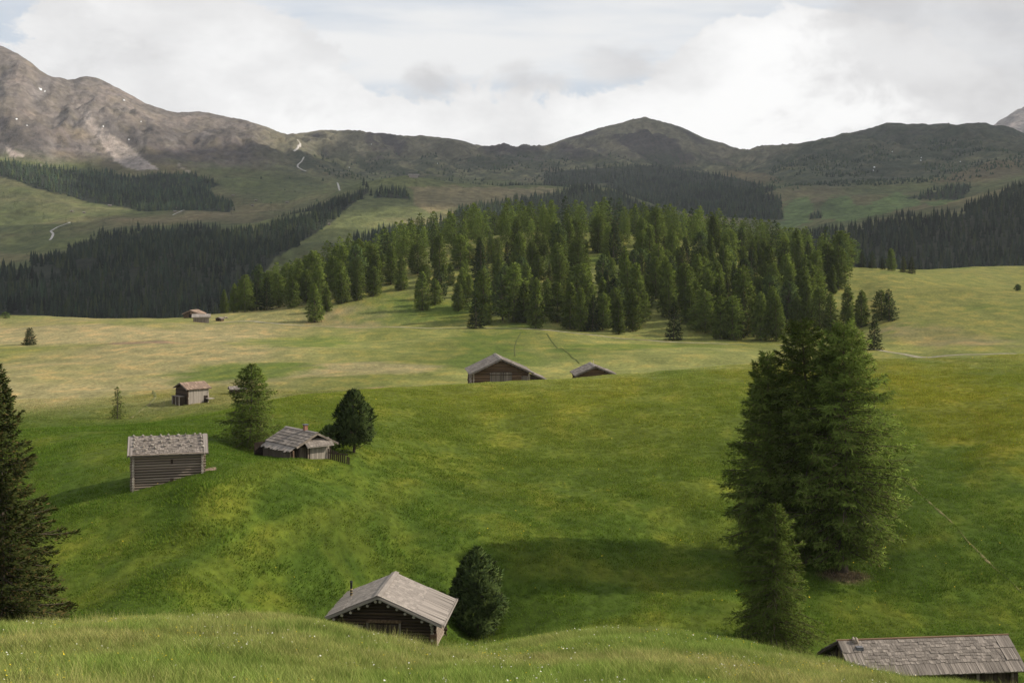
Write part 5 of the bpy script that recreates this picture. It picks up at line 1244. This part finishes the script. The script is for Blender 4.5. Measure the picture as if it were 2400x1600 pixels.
def ribbon(name, pts, width, mat, label, cat, lift=0.05, step=4.0, wob=0.25, struct=True):
    """pts: world (x, y)"""
    P = np.array(pts, float); seg = np.hypot(*np.diff(P, axis=0).T); s = np.concatenate([[0], np.cumsum(seg)])
    q = np.arange(0, s[-1], step); X = pchip(s, P[:, 0], q); Y = pchip(s, P[:, 1], q)
    tx, ty = np.gradient(X), np.gradient(Y); l = np.hypot(tx, ty) + 1e-9; nx, ny = -ty / l, tx / l
    w = width * 0.5 * np.maximum(0.0, 1 + wob * fbm(q, q * 0 + 0.37, 12 * step, 3, 0.6, 3))
    rows = []
    for k in (-1, -0.33, 0.33, 1):
        x, y = X + nx * w * k, Y + ny * w * k; rows.append(np.stack([x, y, H(x, y) + lift * (1.0 if abs(k) < 1 else 0.4)], -1))
    n = len(q); V = np.concatenate(rows)
    f = [(r * n + i, r * n + i + 1, (r + 1) * n + i + 1, (r + 1) * n + i) for r in range(3) for i in range(n - 1)]
    o = mesh_obj(name, [tuple(v) for v in V], f, mat, None, True)
    return tag(o, label, cat, None, 'structure')
def seen(pts, d0, d1): return [(gx(u, d), d) for u, v in pts for d in (depth_at(u, v, d0, d1),)]
W = lambda pts: [(gx(u, d), d) for u, d in pts]
ribbon('path', W([(505, 462), (560, 468), (640, 458), (740, 446), (860, 436), (1000, 428), (1130, 422), (1250, 412), (1360, 400), (1450, 390), (1560, 382), (1700, 370), (1820, 352), (1920, 330), (2000, 308), (2080, 290), (2180, 275), (2352, 262)]), 1.9, M_GRAVEL, 'pale gravel path running along the foot of the wooded knoll', 'path', 0.12, 3.0)
ribbon('ditch', seen([(1256, 766), (1268, 785), (1290, 800), (1312, 818), (1332, 836)], 225, 420), 0.5, M_DITCH, 'dark winding ditch leading down the meadow towards the small crest barn', 'ditch', 0.10, 2.0)
ribbon('track', seen([(1196, 764), (1186, 785), (1182, 805), (1183, 818)], 225, 420), 0.4, M_DITCH, 'faint grassy track going down the meadow behind the large barn', 'track', 0.10, 2.0)
ribbon('track', seen([(352, 898), (355, 915), (340, 932), (318, 948), (296, 962)], 165, 260), 0.45, M_TRACK, 'thin trodden track across the dry meadow past the young larch', 'track', 0.10, 1.5)
ribbon('track', seen([(2065, 1092), (2110, 1132), (2150, 1168), (2190, 1205), (2220, 1240), (2255, 1275), (2290, 1310), (2330, 1345), (2352, 1368)], 92, 180), 0.13, M_TRACK, 'thin pale trodden line slanting down the slope right of the larch cluster', 'track', 0.04, 0.5, 2.0)
for pts, w, lab in (([(683, 322), (690, 332), (680, 345), (672, 350)], 5, 'upper pale zigzag of the trail below the mountain saddle'), ([(698, 362), (690, 374), (684, 380), (696, 392), (708, 396)], 4, 'lower pale zigzag of the trail below the mountain saddle')):
    ribbon('path', seen(pts, 3000, 4400), w, M_PALEPATH, lab, 'path', 2.0, 10.0)
ribbon('path', seen([(112, 552), (122, 538), (118, 530), (132, 522), (148, 516), (160, 510)], 1400, 2600), 3.2, M_PALEPATH, 'pale winding track on the far left alp', 'path', 0.6, 8.0)
ribbon('path', seen([(395, 495), (405, 490), (415, 486), (420, 480)], 1800, 2900), 3.0, M_PALEPATH, 'short pale track beside far huts on the alp', 'path', 0.6, 8.0)
ribbon('path', seen([(775, 420), (778, 430), (784, 440)], 2500, 3300), 4.0, M_PALEPATH, 'short pale gully line above the forest ridge', 'path', 1.0, 8.0)
# snow patches left high up
SNOW = [(93, 207, 14), (103, 211, 8), (38, 275, 9), (62, 290, 6), (285, 232, 9), (324, 282, 5), (237, 292, 6), (2008, 386, 9), (2006, 393, 6), (2049, 350, 5), (2116, 364, 5), (2115, 370, 6), (2206, 373, 6), (2000, 365, 4), (853, 333, 4), (802, 386, 5), (1005, 377, 4), (296, 322, 5)]
for k, (u, v, s) in enumerate(SNOW):
    d = depth_at(u, v, 3000, 4500); rng = np.random.default_rng(k); r = s * d / F * 0.36
    xs, ys = [], []
    c = (gx(u, d), d); ring = [(c[0] + r * rng.uniform(0.5, 1.1) * math.cos(w) * 0.8, c[1] + r * rng.uniform(0.5, 1.1) * math.sin(w) * 1.3) for w in np.linspace(0, 6.28, 11)[:-1]]
    V = [(c[0], c[1], H(*c) + 3.5)] + [(x, y, H(x, y) + 1.2) for x, y in ring]
    o = mesh_obj('snow_patch', V, [(0, 1 + i, 1 + (i + 1) % 10) for i in range(10)], M_SNOW)
    tag(o, 'small white patch of old snow high on the mountain slopes', 'snow', 'old snow patches on the mountains')
# the pale rock peaks showing behind the ridges
def peak(u0, v0, d, w, h, seed, label):
    xs = np.linspace(-1, 1, 40); ys = np.linspace(-1, 1, 40); X, Y = np.meshgrid(xs, ys, indexing='ij')
    r = np.clip(1 - np.hypot(X, Y), 0, 1); c = at(u0, v0, d); wx = X * w + c.x; wy = Y * w + c.y
    z = c.z - h + h * r ** 0.85 + ridged(wx, wy, w * 0.35, 4, 0.5, seed) * h * 0.05 * np.minimum(1, r * 5)
    me = fast_mesh('rock_peak', np.stack([wx, wy, z], -1).reshape(-1, 3), grid_faces(40, 40), 4, M_FAR, True, np.broadcast_to(np.array((0.30, 0.265, 0.245)), (1600, 3)) * (1 + 0.2 * fbm(wx, wy, w * 0.2, 4, 0.6, seed).reshape(-1, 1)))
    tag(link_mesh('rock_peak', me), label, 'mountain', None, 'structure')
peak(2440, 205, 5900, 620, 420, 3, 'pale grey rock peak rising behind the ridge at the picture edge')
peak(1779, 336, 5750, 75, 120, 4, 'small pale rock knob behind the low saddle of the ridge')

# ------------------------------------------------------------------ grass
def blades(name, n, rad, hgt, wid, seed, seeds=0.0, lean=0.45):
    rng = np.random.default_rng(seed); w = rng.uniform(0, 6.28, n); r = rad * np.sqrt(rng.uniform(0, 1, n))
    P = np.stack([r * np.cos(w), r * np.sin(w), np.full(n, -0.03)], -1); h = hgt * rng.uniform(0.5, 1.25, n); a = rng.uniform(0, 6.28, n)
    S = np.stack([np.cos(a), np.sin(a), np.zeros(n)], -1) * (wid * rng.uniform(0.7, 1.3, n))[:, None]
    T = rng.normal(size=(n, 3)) * lean * 0.5; T[:, 2] = 0; T += np.array((-0.18, 0.05, 0)) * lean
    mid = P + np.stack([T[:, 0] * 0.35, T[:, 1] * 0.35, np.full(n, 0.55)], -1) * h[:, None]; tip = P + np.stack([T[:, 0], T[:, 1], np.full(n, 1.0)], -1) * h[:, None]
    V = np.stack([P - S, P + S, mid + S * 0.8, mid - S * 0.8, tip], 1).reshape(-1, 3)
    i = np.arange(n) * 5
    quads = np.stack([i, i + 1, i + 2, i + 3], 1); tris = np.stack([i + 3, i + 2, i + 4, i + 4], 1)
    f1 = [tuple(q) for q in quads] + [(q[0], q[1], q[2]) for q in tris]
    me = bpy.data.meshes.new(name); me.from_pydata([tuple(v) for v in V], [], f1)
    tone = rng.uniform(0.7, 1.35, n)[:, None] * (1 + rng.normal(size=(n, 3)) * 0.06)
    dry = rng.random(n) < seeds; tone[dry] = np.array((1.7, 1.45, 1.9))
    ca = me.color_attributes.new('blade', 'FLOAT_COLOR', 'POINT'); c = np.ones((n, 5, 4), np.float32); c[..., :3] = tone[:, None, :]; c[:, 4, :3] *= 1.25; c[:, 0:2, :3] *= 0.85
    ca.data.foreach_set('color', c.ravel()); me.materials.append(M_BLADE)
    return bpy.data.objects.new(name, me)
M_BLADE = ground_material('grass_blades', 1.0, True)
def grow(name, protos, X, Y, scale, label, tintmul=1.0):
    Z = H(X, Y); e = 0.6
    nx, ny = -(H(X + e, Y) - H(X - e, Y)) / (2 * e), -(H(X, Y + e) - H(X, Y - e)) / (2 * e)
    me = bpy.data.meshes.new(name); me.vertices.add(len(X)); me.vertices.foreach_set('co', np.stack([X, Y, Z], -1).astype(np.float32).ravel())
    rot = np.stack([-np.arctan(ny) * 0.7 * -1 * -1, np.arctan(nx) * 0.7, np.zeros_like(X)], -1)
    rot[:, 0] = -np.arctan(ny) * 0.7; rot[:, 2] = 0
    for nm, ty, dat in (('rot', 'FLOAT_VECTOR', rot), ('scl', 'FLOAT', scale)):
        at_ = me.attributes.new(nm, ty, 'POINT'); at_.data.foreach_set('vector' if ty == 'FLOAT_VECTOR' else 'value', dat.astype(np.float32).ravel())
    c = np.ones((len(X), 4), np.float32); c[:, :3] = meadow_colour(X, Y) * tintmul
    at_ = me.attributes.new('tint', 'FLOAT_COLOR', 'POINT'); at_.data.foreach_set('color', c.ravel())
    o = bpy.data.objects.new(name, me); COL.objects.link(o)
    ng = bpy.data.node_groups.new(name, 'GeometryNodeTree')
    ng.interface.new_socket('Geometry', in_out='INPUT', socket_type='NodeSocketGeometry'); ng.interface.new_socket('Geometry', in_out='OUTPUT', socket_type='NodeSocketGeometry')
    N = ng.nodes; Lk = ng.links; gi = N.new('NodeGroupInput'); go = N.new('NodeGroupOutput'); iop = N.new('GeometryNodeInstanceOnPoints'); jn = N.new('GeometryNodeJoinGeometry')
    for p in protos:
        oi = N.new('GeometryNodeObjectInfo'); oi.inputs['Object'].default_value = p; oi.inputs['As Instance'].default_value = True; Lk.new(oi.outputs['Geometry'], jn.inputs[0])
    def named(nm, ty):
        q = N.new('GeometryNodeInputNamedAttribute'); q.data_type = ty; q.inputs['Name'].default_value = nm; return q.outputs['Attribute']
    e2r = N.new('FunctionNodeEulerToRotation'); Lk.new(named('rot', 'FLOAT_VECTOR'), e2r.inputs[0])
    rr = N.new('FunctionNodeRandomValue'); rr.data_type = 'FLOAT'; rr.inputs[2].default_value = -0.6; rr.inputs[3].default_value = 0.6
    cx = N.new('ShaderNodeCombineXYZ'); Lk.new(rr.outputs[1], cx.inputs[2]); e2 = N.new('FunctionNodeEulerToRotation'); Lk.new(cx.outputs[0], e2.inputs[0])
    rt = N.new('FunctionNodeRotateRotation'); Lk.new(e2r.outputs[0], rt.inputs[0]); Lk.new(e2.outputs[0], rt.inputs[1]); rt.rotation_space = 'LOCAL'
    Lk.new(gi.outputs[0], iop.inputs['Points']); Lk.new(jn.outputs[0], iop.inputs['Instance']); iop.inputs['Pick Instance'].default_value = True
    Lk.new(rt.outputs[0], iop.inputs['Rotation']); Lk.new(named('scl', 'FLOAT'), iop.inputs['Scale']); Lk.new(iop.outputs[0], go.inputs[0])
    md = o.modifiers.new('grass', 'NODES'); md.node_group = ng
    return tag(o, label, 'grass', None, 'stuff')
grng = np.random.default_rng(9)
def field(d0, d1, u0, u1, spacing, rng):
    xs0, xs1 = gx(u0, d1), gx(u1, d1); nx, ny = int((xs1 - xs0) / spacing), int((d1 - d0) / spacing)
    X, Y = np.meshgrid(xs0 + spacing * np.arange(nx), d0 + spacing * np.arange(ny)); X = X.ravel() + rng.uniform(-.6, .6, X.size) * spacing; Y = Y.ravel() + rng.uniform(-.6, .6, Y.size) * spacing
    u = CX + F * X / Y; m = (u > u0) & (u < u1) & (Y > d0); return X[m], Y[m]
tall = [blades('tall_tuft', 46, 0.26, 0.34, 0.007, i, 0.17, 0.75) for i in range(4)]
X, Y = field(15, 70, -260, 2620, 0.27, grng)
keep = (Y < 62) | (grng.random(len(X)) < 0.6); X, Y = X[keep], Y[keep]
patch = np.clip(1.0 + 0.55 * fbm(X, Y, 5.0, 3, 0.6, 71), 0.45, 1.7) * (1 - 0.35 * sstep(50, 70, Y))
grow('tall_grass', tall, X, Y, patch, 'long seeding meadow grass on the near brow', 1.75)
seedy = [blades('seed_tuft', 9, 0.22, 0.60, 0.0045, 60 + i, 0.75, 0.6) for i in range(3)]
sm = grng.random(len(X)) < 0.05 + 0.30 * sstep(0.05, 0.55, fbm(X, Y, 7.0, 3, 0.6, 73))
grow('seed_grass', seedy, X[sm], Y[sm], grng.uniform(0.7, 1.2, sm.sum()), 'taller straw-coloured seed stems standing out of the near grass', 1.7)
short = [blades('turf_tuft', 60, 0.62, 0.15, 0.020, 20 + i, 0.04, 0.9) for i in range(4)]
X2, Y2 = field(68, 214, -200, 2560, 0.80, grng)
patch2 = np.clip(1.0 + 0.7 * fbm(X2, Y2, 7.0, 3, 0.6, 72), 0.35, 1.9)
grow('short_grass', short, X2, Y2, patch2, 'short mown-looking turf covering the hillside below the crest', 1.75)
# flowers: small heads of petals on stalks
def flower_mat(name, col):
    m, t, out = material(name); oi = t.new('ShaderNodeObjectInfo'); principled(t, out, col, 0.8, None, 0.1); return m
def flowers(name, X, Y, hgt, rad, mat, label, seed):
    rng = np.random.default_rng(seed); n = len(X); Z = H(X, Y) + hgt * rng.uniform(0.7, 1.2, n); r = rad * rng.uniform(0.6, 1.3, n)
    V, k = [], 6
    tl = rng.normal(size=(n, 2)) * 0.35
    for i in range(k):
        w = 2 * math.pi * i / k; q = r * (1.0 if i % 2 == 0 else 0.7)
        V.append(np.stack([X + q * math.cos(w), Y + q * math.sin(w), Z + q * (math.cos(w) * tl[:, 0] + math.sin(w) * tl[:, 1]) + 0.3 * r], -1))
    V.append(np.stack([X, Y, Z], -1)); V = np.stack(V, 1).reshape(-1, 3); b = np.arange(n) * (k + 1)
    Fq = np.concatenate([np.stack([b + i, b + (i + 1) % k, b + k], 1) for i in range(k)])
    tag(link_mesh(name, fast_mesh(name, V, Fq, 3, mat)), label, 'flowers', None, 'stuff')
M_FY = flower_mat('buttercup_yellow', (0.62, 0.46, 0.03)); M_FW = flower_mat('umbel_white', (0.62, 0.60, 0.52))
def pick(X, Y, prob, seed):
    rng = np.random.default_rng(seed); m = rng.random(len(X)) < prob; return X[m] + rng.uniform(-.2, .2, m.sum()), Y[m] + rng.uniform(-.2, .2, m.sum())
fx, fy = pick(X, Y, 0.20 * sstep(-0.1, 0.5, fbm(X, Y, 6.0, 3, 0.6, 81)) + 0.006, 1)
flowers('yellow_flowers', fx, fy, 0.34, 0.020, M_FY, 'yellow buttercups scattered through the near grass', 1)
fx, fy = pick(X, Y, 0.16 * sstep(0.05, 0.6, fbm(X, Y, 4.0, 3, 0.6, 82)) + 0.003, 2)
flowers('white_flowers', fx, fy, 0.38, 0.024, M_FW, 'small white flower heads in loose clusters in the near grass', 2)
fx, fy = pick(X2, Y2, 0.30 * sstep(0.0, 0.5, fbm(X2, Y2, 16.0, 4, 0.6, 83)) * sstep(1100, 1700, CX + F * X2 / Y2) + 0.015, 3)
flowers('yellow_flowers', fx, fy, 0.16, 0.05, M_FY, 'yellow buttercups dotting the sunny hillside', 3)

# ------------------------------------------------------------------ unseen cloud, placed so its shadow keeps the mountains in shade
mc, t, out = material('shade_cloud'); geo = t.new('ShaderNodeNewGeometry')
nz = t.noise(geo.outputs['Position'], 0.004, 6.0, 0.6); bmp = t.new('ShaderNodeBump'); bmp.inputs['Distance'].default_value = 60.0; t.l.new(nz, bmp.inputs['Height'])
principled(t, out, (0.9, 0.9, 0.9), 1.0, bmp.outputs[0], 0.0)
crng = np.random.default_rng(19)
def cloud(x0, x1, y0, y1, n, zc, label):
    bm = bmesh.new()
    for k in range(n):
        px, py = crng.uniform(x0, x1), crng.uniform(y0, y1); r = crng.uniform(330, 560)
        bmesh.ops.create_icosphere(bm, subdivisions=3, radius=1.0, matrix=Matrix.Translation((px, py, zc + crng.uniform(-30, 60))) @ Matrix.Diagonal((r, r, r * 0.36, 1)))
    me = bpy.data.meshes.new('cloud'); bm.to_mesh(me); bm.free()
    co = np.empty(len(me.vertices) * 3, np.float32); me.vertices.foreach_get('co', co); co = co.reshape(-1, 3)
    co[:, 2] += fbm(co[:, 0], co[:, 1], 220, 4, 0.55, 5) * 70; co[:, :2] += np.stack([fbm(co[:, 0], co[:, 1] + co[:, 2], 200, 3, 0.5, 6), fbm(co[:, 1], co[:, 0] - co[:, 2], 200, 3, 0.5, 7)], -1) * 60
    me.vertices.foreach_set('co', co.ravel()); me.polygons.foreach_set('use_smooth', np.ones(len(me.polygons), bool)); me.materials.append(mc); me.update()
    tag(link_mesh('cloud', me), label, 'cloud', None, 'stuff')
cloud(1850, 5600, 1200, 4700, 64, 1800, 'unseen cloud beside the view, placed so its shade lies on the far slopes')

# ------------------------------------------------------------------ haze
hz, t, out = material('haze_air')
pv = t.new('ShaderNodeVolumePrincipled')
pv.inputs['Color'].default_value = (0.86, 0.92, 1.0, 1.0)
pv.inputs['Density'].default_value = 0.000038
pv.inputs['Anisotropy'].default_value = 0.2
t.l.new(pv.outputs[0], out.inputs['Volume'])
lo, hi = np.array((-4300, -60, -110)), np.array((4300, 6700, 1080))
bv = [(x, y, z) for x in (lo[0], hi[0]) for y in (lo[1], hi[1]) for z in (lo[2], hi[2])]
o = mesh_obj('haze', bv, [(0, 1, 3, 2), (4, 6, 7, 5), (0, 4, 5, 1), (2, 3, 7, 6), (0, 2, 6, 4), (1, 5, 7, 3)], hz)
tag(o, 'thin bluish mountain air between the camera and the far ridges', 'haze', None, 'stuff')
